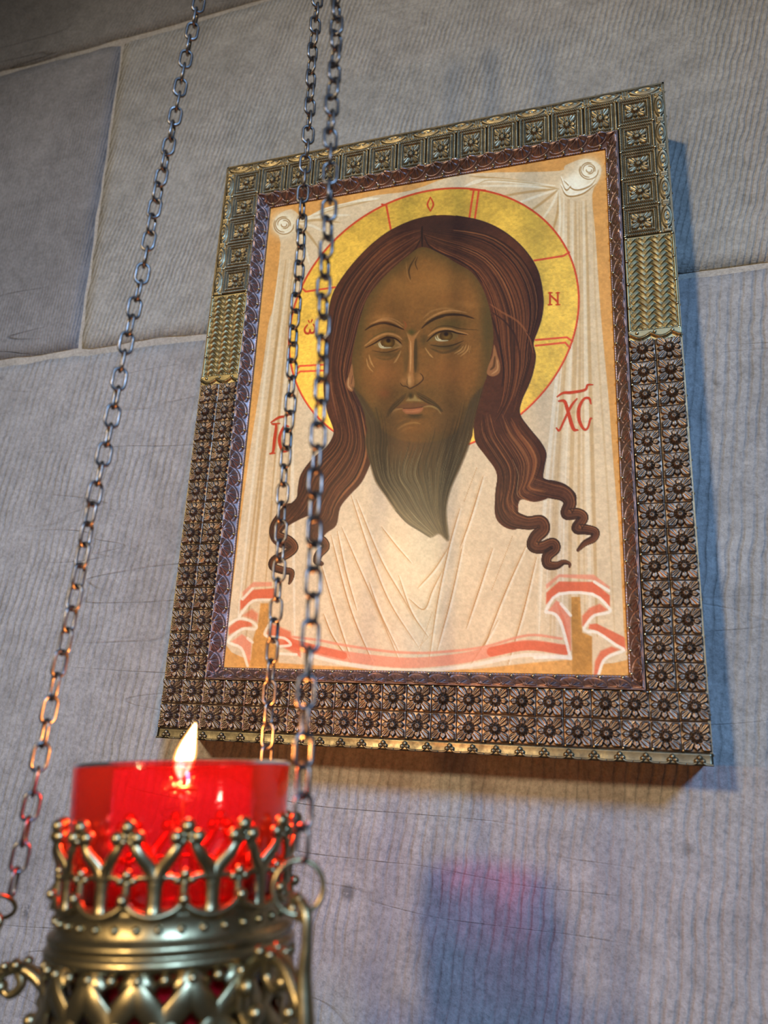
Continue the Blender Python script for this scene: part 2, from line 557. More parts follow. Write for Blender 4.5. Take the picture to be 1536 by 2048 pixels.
# two rows of rosettes along the bottom
zb0, zb1 = MZB, -0.1942
rh = (zb0 - zb1) / 2
for c in range(22):
    x = -FX + TW * (c + 0.5)
    for j in range(2):
        z = zb0 - rh * (j + 0.5)
        o = link('rosette_tile', ros_v[(c + j) % 3], M['brown_bronze'], icon, ip(x, 0, z),
                 (0, random.choice((0, pi / 2, pi)) + random.uniform(-.03, .03), 0))
        o.scale = (TW / 0.0137, random.uniform(.9, 1.1), rh / 0.0137)
    stud(x - TW / 2 + 0.0008, zb0 - 0.0007, 0.8)
    stud(x - TW / 2 + 0.0008, zb1 + 0.0007, 0.8)

# coffered tiles with rope borders (upper half)
def rope(c, along, hw, pitch):
    p = dome(c, hw)
    return p * (0.75 + 0.25 * np.cos(2 * pi * (along / pitch + c / hw * 0.35)))
def coffer_fn(w, h, amp=0.0018):
    bw = 0.0011
    ros = rosette_fn(w - 0.0085, h - 0.0090, amp * 1.05, 1.0, 0.4)
    def fn(X, Z):
        H = np.full_like(X, -0.0007)
        ix = np.abs(X) < (w - 0.0085) / 2; iz = np.abs(Z) < (h - 0.009) / 2
        H = np.where(ix & iz, -0.0007 + ros(X, Z), H)
        for s in (-1, 1):
            for off, hw in ((0.0011, 0.0010), (0.0034, 0.0008)):
                cx = X - s * (w / 2 - off); inz = np.abs(Z) < h / 2 - off + hw
                H = np.maximum(H, np.where(inz & (abs(cx) < hw), 0.0013 * rope(cx, Z * s, hw, 0.0012) - 0.0004, -1))
                cz = Z - s * (h / 2 - off); inx = np.abs(X) < w / 2 - off + hw
                H = np.maximum(H, np.where(inx & (abs(cz) < hw), 0.0014 * rope(cz, X * s, hw, 0.0012) - 0.0004, -1))
        return H
    return fn
ctop, cbot = 0.1925, 0.1690
cxs = [-0.0, ]
top_x = np.array([-0.1665, -0.1378, -0.1097, -0.0742, -0.0452, -0.0183, 0.0153, 0.044, 0.073, 0.1093, 0.1363, 0.1642]) / 1.5
cofw = 0.0194; cofh = ctop - cbot + 0.001
cof_me = relief('floral_coffer', cofw, cofh, 72, 84, coffer_fn(cofw, cofh))
seams = [-MX]
xs = np.linspace(-MX + cofw / 2, MX - cofw / 2, 12)
for i, x in enumerate(xs):
    o = link('floral_coffer', cof_me, M['bronze'] if i % 3 else M['bronze'], icon, ip(x, 0, (ctop + cbot) / 2 + 0.0002))
    o.scale = ((2 * MX / 12) / cofw * 0.995, 1, 1)
    for zz in (ctop - 0.001, cbot + 0.0014):
        stud(x + MX / 12, zz, 0.95)
sidew = 0.0210; sideh = 0.01985
cof_s = relief('floral_coffer', sidew, sideh, 78, 74, coffer_fn(sidew, sideh))
for sx in (-1, 1):
    for j in range(5):
        z = 0.1925 - sideh * (j + 0.5) - 0.0002
        link('floral_coffer', cof_s, M['bronze'], icon, ip(sx * (MX + 0.0004 + sidew / 2), 0, z))
        for xx in (MX + 0.0012, MX + sidew - 0.0002):
            stud(sx * xx, z - sideh / 2, 0.95)

# outer strip of long oval medallions joined by little bars
def medal_fn(w, h):
    def fn(X, Z):
        v = Z / (h / 2); u = X / (w / 2)
        lim = np.clip(1 - (v / 0.80) ** 2, 0, 1) ** 0.55 * 0.86
        q = np.where(lim > 0.02, np.clip(1 - (u / np.maximum(lim, 1e-3)) ** 2, 0, 1), 0)
        H = 0.0011 * np.sqrt(q)
        e = np.sqrt((u / 0.55) ** 2 + (v / 0.5) ** 2)
        H += np.where(q > 0, 0.0005 * np.cos(e * 9) * np.exp(-e * 0.9), 0)
        bar = (abs(v) > 0.80) & (abs(u) < 0.55)
        H = np.maximum(H, np.where(bar, 0.0009 * np.abs(np.cos(v * 22)), 0))
        return H - 0.0004
    return fn
mw = FX - MX - 0.0004 - sidew
med_me = relief('medallion', mw, sideh, 18, 44, medal_fn(mw, sideh))
for sx in (-1, 1):
    for j in range(5):
        z = 0.1925 - sideh * (j + 0.5)
        link('medallion', med_me, M['bronze'], icon, ip(sx * (FX - mw / 2), 0, z))
mt = 2 * FX / 13
med_t = relief('medallion', FX - 0.1925 + 0.05, mt, 18, 44, medal_fn(FZ - 0.1925, mt))
for c in range(13):
    o = link('medallion', med_t, M['bronze'], icon, ip(-FX + mt * (c + 0.5), 0, (FZ + 0.1925) / 2), (0, pi / 2, 0))

# woven basket-work panels
def weave_fn(w, h, p=0.0040):
    def fn(X, Z):
        a = (X + Z) / p; b = (X - Z) / p
        ia, ib = np.floor(a), np.floor(b)
        fa, fb = a - ia - 0.5, b - ib - 0.5
        over = np.mod(ia + ib, 4) < 2
        s1 = np.sqrt(np.clip(1 - (fa / 0.44) ** 2, 0, 1)) * (1 - 0.40 * np.exp(-(fa / 0.09) ** 2))
        s2 = np.sqrt(np.clip(1 - (fb / 0.44) ** 2, 0, 1)) * (1 - 0.40 * np.exp(-(fb / 0.09) ** 2))
        ph1 = np.mod(ib + ia + (fb + 0.5), 4) / 2      # place along the strip that is on top
        ph2 = np.mod(ia + ib + (fa + 0.5), 4) / 2 - 1
        H = np.where(over, s1 * (0.55 + 0.45 * np.sin(pi * np.clip(ph1, 0, 1))), s2 * (0.55 + 0.45 * np.sin(pi * np.clip(ph2, 0, 1))))
        e = np.minimum(w / 2 - abs(X), h / 2 - abs(Z))
        H = np.where(e < 0.0018, 0.62 * dome(e - 0.0009, 0.0009), H)
        return 0.0015 * H - 0.0003
    return fn
ww, wh = FX - MX - 0.0006, 0.0925 - 0.0300
wv_me = relief('woven_panel', ww, wh, 110, 240, weave_fn(ww, wh))
# scalloped strip closing each woven panel
def scal_fn(w, h):
    def fn(X, Z):
        ph = X / w * 2 * pi * 2.5
        lim = h * (0.10 - 0.42 * np.abs(np.sin(ph / 2 + 0.6)))
        H = np.where(Z > lim, 0.0008, -0.0004)
        H += 0.0008 * np.exp(-((Z - lim) / 0.0006) ** 2)
        return H
    return fn
sc_me = relief('scalloped_strip', ww, 0.0062, 70, 24, scal_fn(ww, 0.0062))
for sx in (-1, 1):
    xc = sx * (MX + 0.0003 + ww / 2)
    link('woven_panel', wv_me, M['gilt'], icon, ip(xc, 0, (0.0925 + 0.0300) / 2))
    link('scalloped_strip', sc_me, M['gilt'], icon, ip(xc, -0.0004, 0.0276))
    for k in range(5):
        stud(xc - ww / 2 + 0.0012, 0.0915 - k * wh / 4.1, 0.9); stud(xc + ww / 2 - 0.0012, 0.0915 - k * wh / 4.1, 0.9)
    for k in range(3):
        stud(xc - ww / 2 + ww * (k + 0.5) / 3, 0.0290, 0.95, -0.0014)

# trefoil edging along the bottom
nt_ = 25
tp = 2 * FX / nt_
zs0, zs1 = -0.2, -0.1942
link('edging_strip', relief('edging_strip', 2 * FX, zs1 - zs0, 200, 6, lambda X, Z: 0.0002 + 0.0005 * np.clip(-Z / 0.003, 0, 1)), M['dark_bronze'], icon, ip(0, 0, (zs0 + zs1) / 2))
tre = []
for (cx, cz, r) in ((0, 0.0009, 0.00135), (-0.0015, -0.0005, 0.00115), (0.0015, -0.0005, 0.00115)):
    tre.append(sphere_data((cx, 0, cz), r, 8, 6, (1, .8, 1)))
curve = smooth_path([(-tp / 2, 0, -0.0022), (-tp / 4, 0, -0.0021), (-0.0012, 0, -0.0012), (0, 0, 0.0002)], 6)
tre.append(tube_data(curve, 0.00055, 6))
tre.append(tube_data([Vector((-p.x, p.y, p.z)) for p in curve], 0.00055, 6))
tre_me = mesh_py('trefoil', *join(*tre))
for c in range(nt_):
    link('trefoil', tre_me, M['bronze'], icon, ip(-FX + tp * (c + 0.5), -0.0009, (zs0 + zs1) / 2 - 0.0002))
for j in range(22):       # nails along the right and left edges
    for sx in (-1, 1):
        o = link('stud', stud_me, M['stud'], icon, ip(sx * FX, 0.0035, -0.195 + j * 0.0186)); o.scale = (.8, .8, .8)

# inner moulding: four mitred lengths of leaf ornament sloping down to the painting
def moulding(axis, sgn):
    if axis == 'z':
        s0o, s1o, s0i, s1i = MZB, MZT, OZB, OZT; to, ti = sgn * MX, sgn * OX
    else:
        s0o, s1o, s0i, s1i = -MX, MX, -OX, OX; to, ti = (MZT, OZT) if sgn > 0 else (MZB, OZB)
    ns, ntt = 680, 34
    S, T = np.meshgrid(np.linspace(0, 1, ns), np.linspace(0, 1, ntt))
    a = (s0o + (s1o - s0o) * S) * (1 - T) + (s0i + (s1i - s0i) * S) * T
    b = to + (ti - to) * T
    base = -0.0012 + 0.0058 * T
    P = 0.0115
    ph = a / P
    frac = ph - np.floor(ph) - 0.5
    wid = abs(to - ti)
    yy = (T - 0.16) * 0.0092
    xx = frac * P + 0.30 * yy
    rr = np.hypot(xx / 0.0056, yy / 0.0052)
    an = np.arctan2(yy, xx)
    H = np.where((rr < 1) & (T > 0.15), 0.0028 * np.sqrt(np.clip(1 - rr ** 2, 0, 1)) * (0.66 + 0.34 * np.cos(an * 9)) + 0.0004, 0.0)
    H += 0.0010 * np.exp(-((rr - 1.13) / 0.07) ** 2) * (T > 0.15)
    H += 0.0010 * np.exp(-((T - 0.05) / 0.045) ** 2) + 0.0009 * np.exp(-((T - 0.14) / 0.028) ** 2)
    H += 0.0009 * np.exp(-((T - 0.95) / 0.035) ** 2) * (0.6 + 0.4 * np.cos(2 * pi * a / 0.0016))
    Y = base - H
    if axis == 'z':
        V = np.stack([b, Y, a + 0.2], -1)
        if sgn > 0: F = grid_faces(ns, ntt)
        else: F = grid_faces(ns, ntt)[:, ::-1]
    else:
        V = np.stack([a, Y, b + 0.2], -1)
        F = grid_faces(ns, ntt)[:, ::-1] if sgn > 0 else grid_faces(ns, ntt)
    return mesh_np('leaf_moulding', V.reshape(-1, 3), F)
for ax, sg in (('z', 1), ('z', -1), ('x', 1), ('x', -1)):
    o = link('leaf_moulding', moulding(ax, sg), M['copper'], icon)
    o['label'] = 'pinkish copper leaf moulding'
bead_me = mesh_py('bead', *sphere_data((0, 0, 0), 0.0010, 8, 6))
for sx in (-1, 1):
    for j in range(28):
        z = MZB + 0.008 + j * 0.0115
        if z > MZT - 0.006: break
        link('bead', bead_me, M['stud'], icon, ip(sx * (OX + 0.0013), 0.0026, z))
for zz in (OZT + 0.0013, OZB - 0.0013):
    for j in range(21):
        link('bead', bead_me, M['stud'], icon, ip(-0.111 + j * 0.0111, 0.0026, zz))

# ------------------------------------------------------------------ the icon: painting
# The picture is painted in numpy on the panel's own surface and kept as vertex colours on real paint layers.
# Outlines were drawn in view coordinates (1536x2048) and are carried to the flat panel by this plane mapping.
HM = np.array([[0.0004820674012286475, 1.6594441448754895e-05, -0.41765539587029177],
               [-4.391092306359972e-05, -0.00050805086453885, 0.4478819665685404],
               [0.0003338934801912339, 0.0003204074525518314, 1.0]])
HI = np.linalg.inv(HM)
CELL = 0.0004
PX0, PX1, PZ0, PZ1 = -0.1146, 0.1146, -0.1596, 0.1624
NX = int(round((PX1 - PX0) / CELL)) + 1; NZ = int(round((PZ1 - PZ0) / CELL)) + 1
gx = np.linspace(PX0, PX1, NX); gz = np.linspace(PZ1, PZ0, NZ)
GX, GZ = np.meshgrid(gx, gz)
_w = HI[2, 0] * GX + HI[2, 1] * GZ + HI[2, 2]
U = (HI[0, 0] * GX + HI[0, 1] * GZ + HI[0, 2]) / _w
Vp = (HI[1, 0] * GX + HI[1, 1] * GZ + HI[1, 2]) / _w
img = np.zeros((NZ, NX, 3))

def crop(x0, y0, s):
    def f(pts): return [(x0 + s * p[0], y0 + s * p[1]) + tuple(p[2:]) for p in pts]
    return f
cF = crop(620, 400, .32552); cB = crop(560, 800, .42318); cE = crop(690, 600, .19531); cM = crop(720, 730, .19531)
c1 = crop(400, 140, .32552); c2 = crop(900, 120, .39063); c3 = crop(290, 640, .39063); c4 = crop(900, 700, .39063)
cR = crop(1070, 1120, .13672); cL = crop(430, 1130, .16276)

def to_cells(pts):
    P = np.array([p[:2] for p in pts], float)
    w = HM[2, 0] * P[:, 0] + HM[2, 1] * P[:, 1] + 1.0
    x = (HM[0, 0] * P[:, 0] + HM[0, 1] * P[:, 1] + HM[0, 2]) / w
    z = (HM[1, 0] * P[:, 0] + HM[1, 1] * P[:, 1] + HM[1, 2]) / w
    return (x - PX0) / CELL, (PZ1 - z) / CELL

def sub(pts, pad):
    i, j = to_cells(pts)
    p = pad / 1.25 + 2
    i0, i1 = int(max(0, i.min() - p)), int(min(NX, i.max() + p + 2)); j0, j1 = int(max(0, j.min() - p)), int(min(NZ, j.max() + p + 2))
    return slice(j0, max(j0, j1)), slice(i0, max(i0, i1))

def cr(pts, n=6, closed=False):
    P = np.array(pts, float); N = len(P)
    if N < 3: return P
    out = []
    for i in range(N if closed else N - 1):
        p1, p2 = P[i], P[(i + 1) % N]
        p0 = P[i - 1] if (closed or i > 0) else 2 * p1 - p2
        p3 = P[(i + 2) % N] if (closed or i + 2 < N) else 2 * p2 - p1
        t = (np.arange(n) / n)[:, None]
        out.append(0.5 * (2 * p1 + (p2 - p0) * t + (2 * p0 - 5 * p1 + 4 * p2 - p3) * t ** 2 + (3 * p1 - p0 - 3 * p2 + p3) * t ** 3))
    if not closed: out.append(P[-1:])
    return np.concatenate(out)

def seg_dist(X, Y, a, b):
    dx, dy = b[0] - a[0], b[1] - a[1]
    L2 = dx * dx + dy * dy + 1e-12
    t = np.clip(((X - a[0]) * dx + (Y - a[1]) * dy) / L2, 0, 1)
    return np.hypot(X - a[0] - t * dx, Y - a[1] - t * dy), t

def sdf(poly):
    """signed distance (view pixels, negative inside) on the sub-window of a closed outline"""
    s = sub(poly, 6)
    X, Y = U[s], Vp[s]
    d = np.full(X.shape, 1e9); ins = np.zeros(X.shape, bool)
    n = len(poly)
    for k in range(n):
        a, b = poly[k], poly[(k + 1) % n]
        d = np.minimum(d, seg_dist(X, Y, a, b)[0])
        if a[1] != b[1]:
            c = ((a[1] > Y) != (b[1] > Y)) & (X < (b[0] - a[0]) * (Y - a[1]) / (b[1] - a[1]) + a[0])
            ins ^= c
    return s, np.where(ins, -d, d)

def blend(s, a, col, img=img):
    col = np.asarray(col, float)
    if col.ndim == 3: col = col[s]
    img[s] = img[s] * (1 - a[..., None]) + col * a[..., None]

def fill(poly, col, alpha=1.0, soft=1.3, smooth=0, clip=None):
    if smooth: poly = cr([p[:2] for p in poly], smooth, True)
    s, d = sdf(poly)
    a = np.clip(0.5 - d / soft, 0, 1) * alpha
    if clip is not None: a = a * clip[s]
    blend(s, a, col)
    m = np.full((NZ, NX), 9.0); m[s] = d
    return m

def stroke(pts, col, w=2.0, alpha=1.0, smooth=6, soft=1.2, taper=True, clip=None):
    P = cr([p[:2] for p in pts], smooth) if smooth and len(pts) > 2 else np.array([p[:2] for p in pts], float)
    n = len(P)
    if len(pts[0]) > 2:
        W = np.interp(np.linspace(0, 1, n), np.linspace(0, 1, len(pts)), [p[2] for p in pts])
    else:
        tt = np.linspace(0, 1, n)
        W = w * (np.sqrt(np.clip(np.sin(pi * tt), 0, 1)) * 0.75 + 0.25) if taper else np.full(n, w)
    s = sub(P, W.max() + 2)
    j0, i0 = s[0].start, s[1].start
    A = np.zeros((s[0].stop - j0, s[1].stop - i0))
    if A.size == 0: return
    for k in range(n - 1):
        q = sub(P[k:k + 2], max(W[k], W[k + 1]) / 2 + 2 * soft)
        X, Y = U[q], Vp[q]
        if X.size == 0: continue
        d, t = seg_dist(X, Y, P[k], P[k + 1])
        a = np.clip(0.5 + ((W[k] + (W[k + 1] - W[k]) * t) / 2 - d) / soft, 0, 1)
        v = A[q[0].start - j0:q[0].stop - j0, q[1].start - i0:q[1].stop - i0]
        if v.shape == a.shape: np.maximum(v, a, out=v)
    A *= alpha
    if clip is not None: A = A * clip[s]
    blend(s, A, col)

def blob(c, rx, ry, col, alpha=1.0, ang=0.0, clip=None, power=2.0):
    (cx, cy) = c
    R = max(rx, ry) * 2.2
    s = sub([(cx - R, cy - R), (cx + R, cy + R), (cx - R, cy + R), (cx + R, cy - R)], 2)
    X, Y = U[s] - cx, Vp[s] - cy
    ca, sa = math.cos(ang), math.sin(ang)
    q = ((X * ca + Y * sa) / rx) ** 2 + ((-X * sa + Y * ca) / ry) ** 2
    a = np.exp(-q ** (power / 2)) * alpha
    if clip is not None: a = a * clip[s]
    blend(s, a, col)

def vnoise(cells, seed):
    r = np.random.default_rng(seed)
    n, m = max(2, int(NZ / cells) + 2), max(2, int(NX / cells) + 2)
    a = r.random((n, m))
    zi = np.linspace(0, n - 1.001, NZ); xi = np.linspace(0, m - 1.001, NX)
    z0 = zi.astype(int); x0 = xi.astype(int); fz = (zi - z0)[:, None]; fx = (xi - x0)[None, :]
    fz = fz * fz * (3 - 2 * fz); fx = fx * fx * (3 - 2 * fx)
    return (a[z0][:, x0] * (1 - fz) * (1 - fx) + a[z0 + 1][:, x0] * fz * (1 - fx) + a[z0][:, x0 + 1] * (1 - fz) * fx + a[z0 + 1][:, x0 + 1] * fz * fx)
N_big = vnoise(60, 1); N_mid = vnoise(18, 2); N_fin = vnoise(4, 3); N_tiny = vnoise(1.6, 4)
def mottled(c, amt=0.06, warm=0.0):
    n = (N_big - .5) * 0.8 + (N_mid - .5) * 0.6 + (N_fin - .5) * 0.5 + (N_tiny - .5) * .3
    return np.clip(np.array(c)[None, None, :] * (1 + amt * 2 * n[..., None]), 0, 255)

def strands(ga, gb, n, cols, w=(1.2, 2.6), alpha=(.25, .6), clip=None, spread=(0, 1), cut=0.35, seed=0, npt=26):
    """painted hair: strokes running between two guide curves"""
    r = np.random.default_rng(seed)
    A = cr([p[:2] for p in ga], 8); B = cr([p[:2] for p in gb], 8)
    def res(P):
        L = np.r_[0, np.cumsum(np.hypot(*np.diff(P, axis=0).T))]; q = np.linspace(0, L[-1], npt)
        return np.stack([np.interp(q, L, P[:, 0]), np.interp(q, L, P[:, 1])], 1)
    A, B = res(A), res(B)
    for k in range(n):
        s = r.uniform(*spread)
        s2 = np.clip(s + r.normal(0, .035), 0, 1)
        sv = np.linspace(s, s2, npt)[:, None]
        P = A * (1 - sv) + B * sv
        i0 = int(r.uniform(0, cut) * npt); i1 = npt - int(r.uniform(0, cut) * npt)
        if i1 - i0 < 4: continue
        stroke(P[i0:i1], cols[r.integers(len(cols))], r.uniform(*w), r.uniform(*alpha), smooth=0, clip=clip)

OCH = (222, 160, 88); CREAM = (224, 197, 160); WHITE = (243, 229, 203); TAN = (188, 150, 98); REDL = (204, 62, 32)
img[:] = mottled(OCH, 0.05)
# ---- white cloth
cloth = cr(c1([(470, 900), (560, 855), (640, 905), (760, 850), (900, 815), (1080, 770), (1300, 740)]) +
           [(905, 352), (985, 345)] + c2([(300, 575), (560, 568), (590, 540), (690, 505), (770, 540), (765, 610), (728, 690), (745, 900), (768, 1250), (790, 1500)]) +
           c4([(812, 250), (838, 600), (866, 950), (884, 1300), (895, 1500)]) + [(1253, 1320), (1150, 1332), (1000, 1338), (760, 1340), (560, 1338), (500, 1320), (452, 1290)] +
           c3([(440, 1440), (470, 1200), (500, 950), (545, 620), (598, 280), (632, 20)]) + c1([(450, 1450), (495, 1065), (450, 980)]), 3, True)
m_cloth = fill(cloth, mottled(CREAM, 0.035))
kc = np.clip(.5 - m_cloth, 0, 1)
def fold(pts, w=4, light=True, a=.5): stroke(pts, WHITE if light else TAN, w, min(1, a * 1.25), soft=2.2, clip=kc)
# hanging folds on the left and right
for x0, x1, y0, y1, lt in [(560, 470, 520, 1290, 1), (572, 490, 520, 1300, 0), (580, 505, 520, 1200, 1), (588, 530, 520, 1180, 0), (566, 482, 600, 1250, 0), (600, 545, 560, 1000, 1), (612, 560, 650, 1150, 0), (585, 590, 560, 1300, 1)]:
    fold([(x0, y0), (x0 * .6 + x1 * .4 - 3, y0 + (y1 - y0) * .4), (x1, y1)], random.uniform(3, 7), lt, .5)
for k in range(13):
    t = random.random(); fold([(1125 + 62 * t, 392 + 12 * math.sin(3 * t)), (1120 + 75 * t, 640), (1085 + 135 * t, 1000), (1070 + 165 * t, 1280)], random.uniform(2.0, 9), k % 2, random.uniform(.2, .55))
for (e, lt) in [((960, 372), 1), ((990, 395), 0), ((1020, 412), 1), ((1050, 430), 0), ((1075, 452), 1), ((1100, 480), 0), ((1110, 520), 1), ((940, 352), 0)]:
    fold([(1118, 378), ((1118 + e[0]) / 2 + 6, (378 + e[1]) / 2 - 3), e], 5, lt, .65)
for (e, lt) in [((760, 395), 1), ((740, 402), 0), ((700, 430), 1), ((680, 445), 0), ((660, 470), 1), ((640, 500), 0), ((620, 530), 1), ((770, 375), 1), ((640, 400), 0)]:
    fold([(592, 445), ((592 + e[0]) / 2, (445 + e[1]) / 2 - 5), e], 5, lt, .6)
# knots: rolled roses of cloth
def knot(cx, cy, r):
    for k in range(9):
        t = k / 9
        blob((cx, cy), r * (1 - t * .8), r * (1 - t * .8), (254 - 6 * (k % 2), 246 - 12 * (k % 2), 226 - 24 * (k % 2)), .7)
    for k in range(5):
        a0 = k * 1.5
        stroke([(cx + r * (.95 - .17 * k) * math.cos(a0 + t), cy + r * (.9 - .17 * k) * math.sin(a0 + t)) for t in np.linspace(0, 3.6, 9)], (158, 118, 66), 3.0, .9)
        stroke([(cx + r * (.85 - .17 * k) * math.cos(a0 + t), cy + r * (.8 - .17 * k) * math.sin(a0 + t)) for t in np.linspace(.4, 3.0, 9)], (254, 246, 228), 3.4, .85)
blob((1150, 368), 30, 22, (254, 245, 224), .98, -.4, power=4)
for q in ([(1122, 372), (1135, 392), (1165, 388), (1192, 368)], [(1128, 362), (1150, 380), (1180, 372), (1194, 352)], [(1122, 356), (1132, 380), (1142, 372)]):
    stroke(q, (160, 120, 68), 3.0, .9); stroke([(x, y - 4) for x, y in q], (254, 246, 228), 3.4, .85)
knot(1178, 340, 20); knot(568, 449, 21)
stroke(c1([(620, 930), (800, 850), (1000, 800), (1095, 790)]), (252, 240, 215), 7, .6, clip=kc); stroke(c1([(700, 880), (900, 825), (1100, 800)]), TAN, 2, .5)
stroke([(930, 372), (960, 362), (1010, 362), (1110, 372)], (250, 240, 218), 8, .6, clip=kc); stroke([(955, 368), (985, 360), (1080, 368)], TAN, 2.5, .6, clip=kc)

# ---- halo: disc of gold leaf with its red ring and cross lines
th = np.linspace(0, 2 * pi, 120, endpoint=False)
hx, hz, hr = 0.00227, 0.06063, 0.0930
P = np.stack([hx + hr * np.cos(th), hz + hr * np.sin(th)], 1)
w = HI[2, 0] * P[:, 0] + HI[2, 1] * P[:, 1] + HI[2, 2]
ring = np.stack([(HI[0, 0] * P[:, 0] + HI[0, 1] * P[:, 1] + HI[0, 2]) / w, (HI[1, 0] * P[:, 0] + HI[1, 1] * P[:, 1] + HI[1, 2]) / w], 1)
gold = mottled((222, 180, 70), 0.10)
gold = gold * (1 - .10 * np.clip((N_tiny - .55) * 4, 0, 1)[..., None])
m_halo = fill(ring, gold)
for k in range(5):
    blob((930 + 8 * k, 405 + 10 * k), 22, 9, (160, 130, 50), .30, .2)  # soft shadow of a chain, painted into the gold
blob((1075, 470), 30, 40, (185, 150, 60), .3)  # another faint chain shadow painted as darker gold
stroke(list(map(tuple, ring)) + [tuple(ring[0])], REDL, 3.8, .95, smooth=0, taper=False)
R_ = [c2([(122, 665), (110, 735), (100, 805)]), c2([(147, 672), (137, 745), (127, 815)]), c2([(105, 664), (180, 668)]), c1([(1118, 826), (1145, 832), (1172, 978)]),
      c1([(632, 1345), (650, 1362), (830, 1335)]), c3([(778, 248), (792, 236), (935, 228)]), c3([(778, 276), (795, 264), (935, 258)]),
      c2([(432, 1027), (582, 1003), (610, 985)]), c2([(438, 1434), (598, 1420), (626, 1440)]), c2([(438, 1463), (590, 1447), (614, 1474)])]
for q in R_: stroke(q, REDL, 3.8, .95, smooth=0, taper=False)

# ---- garment folds in the middle
for q in [[(335, 450), (430, 740), (520, 960), (655, 1170)], [(360, 470), (470, 740), (560, 900), (655, 1060)], [(480, 600), (550, 690), (620, 770)], [(620, 770), (722, 728)],
          [(270, 620), (310, 810), (362, 992)], [(290, 600), (390, 830), (470, 1010), (570, 1250)], [(800, 690), (730, 800), (650, 890)], [(770, 800), (720, 900), (680, 990), (608, 938)],
          [(850, 510), (800, 690), (745, 950), (700, 1255)], [(872, 640), (810, 930), (740, 1190)], [(1030, 1040), (980, 1130), (900, 1250)], [(1162, 690), (1060, 920), (960, 1180)],
          [(1005, 700), (940, 900), (880, 1080)], [(195, 780), (260, 1000), (340, 1245)], [(205, 1010), (250, 1120), (335, 1240)], [(1212, 740), (1150, 1000), (1075, 1255)],
          [(420, 860), (470, 1000), (560, 1190)], [(560, 830), (620, 1000), (700, 1120)], [(960, 360), (900, 560), (850, 700)], [(930, 320), (870, 480)], [(655, 1168), (720, 1100)], [(240, 640), (330, 980), (440, 1250)],
          [(1100, 640), (1000, 900)], [(720, 1000), (640, 1240)], [(600, 1190), (640, 1250)]]:
    p = cB(q)
    stroke([(x + 3, y + 1) for x, y in p], WHITE, 5, .6, soft=2.5); stroke([(x - 3, y) for x, y in p], (206, 168, 122), 5, .4, soft=3); stroke(p, (176, 118, 60), 2.2, .85)
blob((830, 1290), 60, 60, (214, 206, 188), .35)
# ---- red hems
CORAL = (222, 100, 66); CORAL2 = (232, 142, 112)
def hem(pts, w, c=CORAL, a=.85): stroke(pts, c, w, a, taper=False, soft=2.5, smooth=5)
fill([(430, 1345), (447, 1335), (500, 1322), (620, 1330), (780, 1338), (900, 1344), (1060, 1326), (1150, 1318), (1260, 1350), (1260, 1380), (430, 1370)], mottled(OCH, .07), soft=3)
hem(cB([(60, 1120), (180, 1135), (310, 1160), (490, 1186), (620, 1195), (750, 1192), (960, 1168), (1170, 1112), (1330, 1128)]), 5, CORAL2, .8)
hem(cB([(40, 1150), (150, 1178), (300, 1210), (500, 1236), (650, 1242), (850, 1222), (1000, 1190), (1170, 1158), (1345, 1180)]), 21, CORAL2, .8)
hem(cB([(1000, 1190), (1170, 1160), (1350, 1182)]), 19, CORAL, .8); hem(cB([(40, 1140), (120, 1165), (300, 1208)]), 15, CORAL, .7)
hem(cB([(140, 1205), (300, 1245), (500, 1275), (700, 1280), (900, 1255), (1060, 1222), (1180, 1205), (1375, 1218)]), 8, (246, 228, 205), .8)
# right drape
fill(cR([(530, 540), (660, 540), (675, 820), (690, 1060), (840, 1120), (840, 1680), (540, 1680), (545, 1450), (530, 900)]), mottled((196, 138, 68), .08), soft=3)
fill(cR([(840, 1090), (1290, 1330), (1130, 1380), (1000, 1470), (930, 1680), (840, 1680)]), (226, 196, 158), soft=3)
fill(cR([(160, 360), (350, 210), (860, 215), (1090, 390), (1090, 430), (840, 290), (360, 250), (165, 430)]), CORAL2, .8, 3)
fill(cR([(165, 480), (350, 315), (850, 320), (1095, 520), (1095, 690), (850, 480), (350, 470), (160, 650)]), CORAL, .9, 3)
fill(cR([(310, 590), (400, 640), (520, 830), (530, 1320), (470, 1150), (400, 900), (310, 780), (180, 760)]), CORAL2, .9, 3)
fill(cR([(330, 640), (430, 850), (520, 1310), (480, 1230), (400, 900)]), CORAL, .5, 6)
fill(cR([(690, 820), (800, 700), (950, 640), (1070, 730), (860, 810), (770, 900), (720, 980), (690, 960)]), CORAL, .75, 4)
fill(cR([(800, 940), (900, 930), (1310, 1130), (1330, 1330), (1180, 1230), (900, 1040), (780, 1000)]), CORAL, .85, 3)
hem(cR([(980, 880), (1290, 1070)]), 4, CORAL2)
fill(cR([(860, 1680), (880, 1480), (960, 1330), (1120, 1265), (1240, 1310), (1080, 1380), (980, 1480), (920, 1680)]), CORAL, .8, 4)
for q in [[(160, 760), (180, 700), (350, 500), (840, 500), (1080, 700), (1070, 770), (870, 810), (760, 930), (720, 1010), (780, 1050), (910, 1060), (1180, 1240), (1300, 1320), (1120, 1390), (1000, 1480), (930, 1680)],
          [(160, 760), (300, 800), (400, 980), (520, 1440)], [(520, 1440), (350, 1420), (0, 1430)], [(380, 640), (520, 810)], [(870, 320), (1080, 450)]]:
    stroke(cR(q), (248, 234, 214), 6.0, .92, taper=False, smooth=3, soft=2)
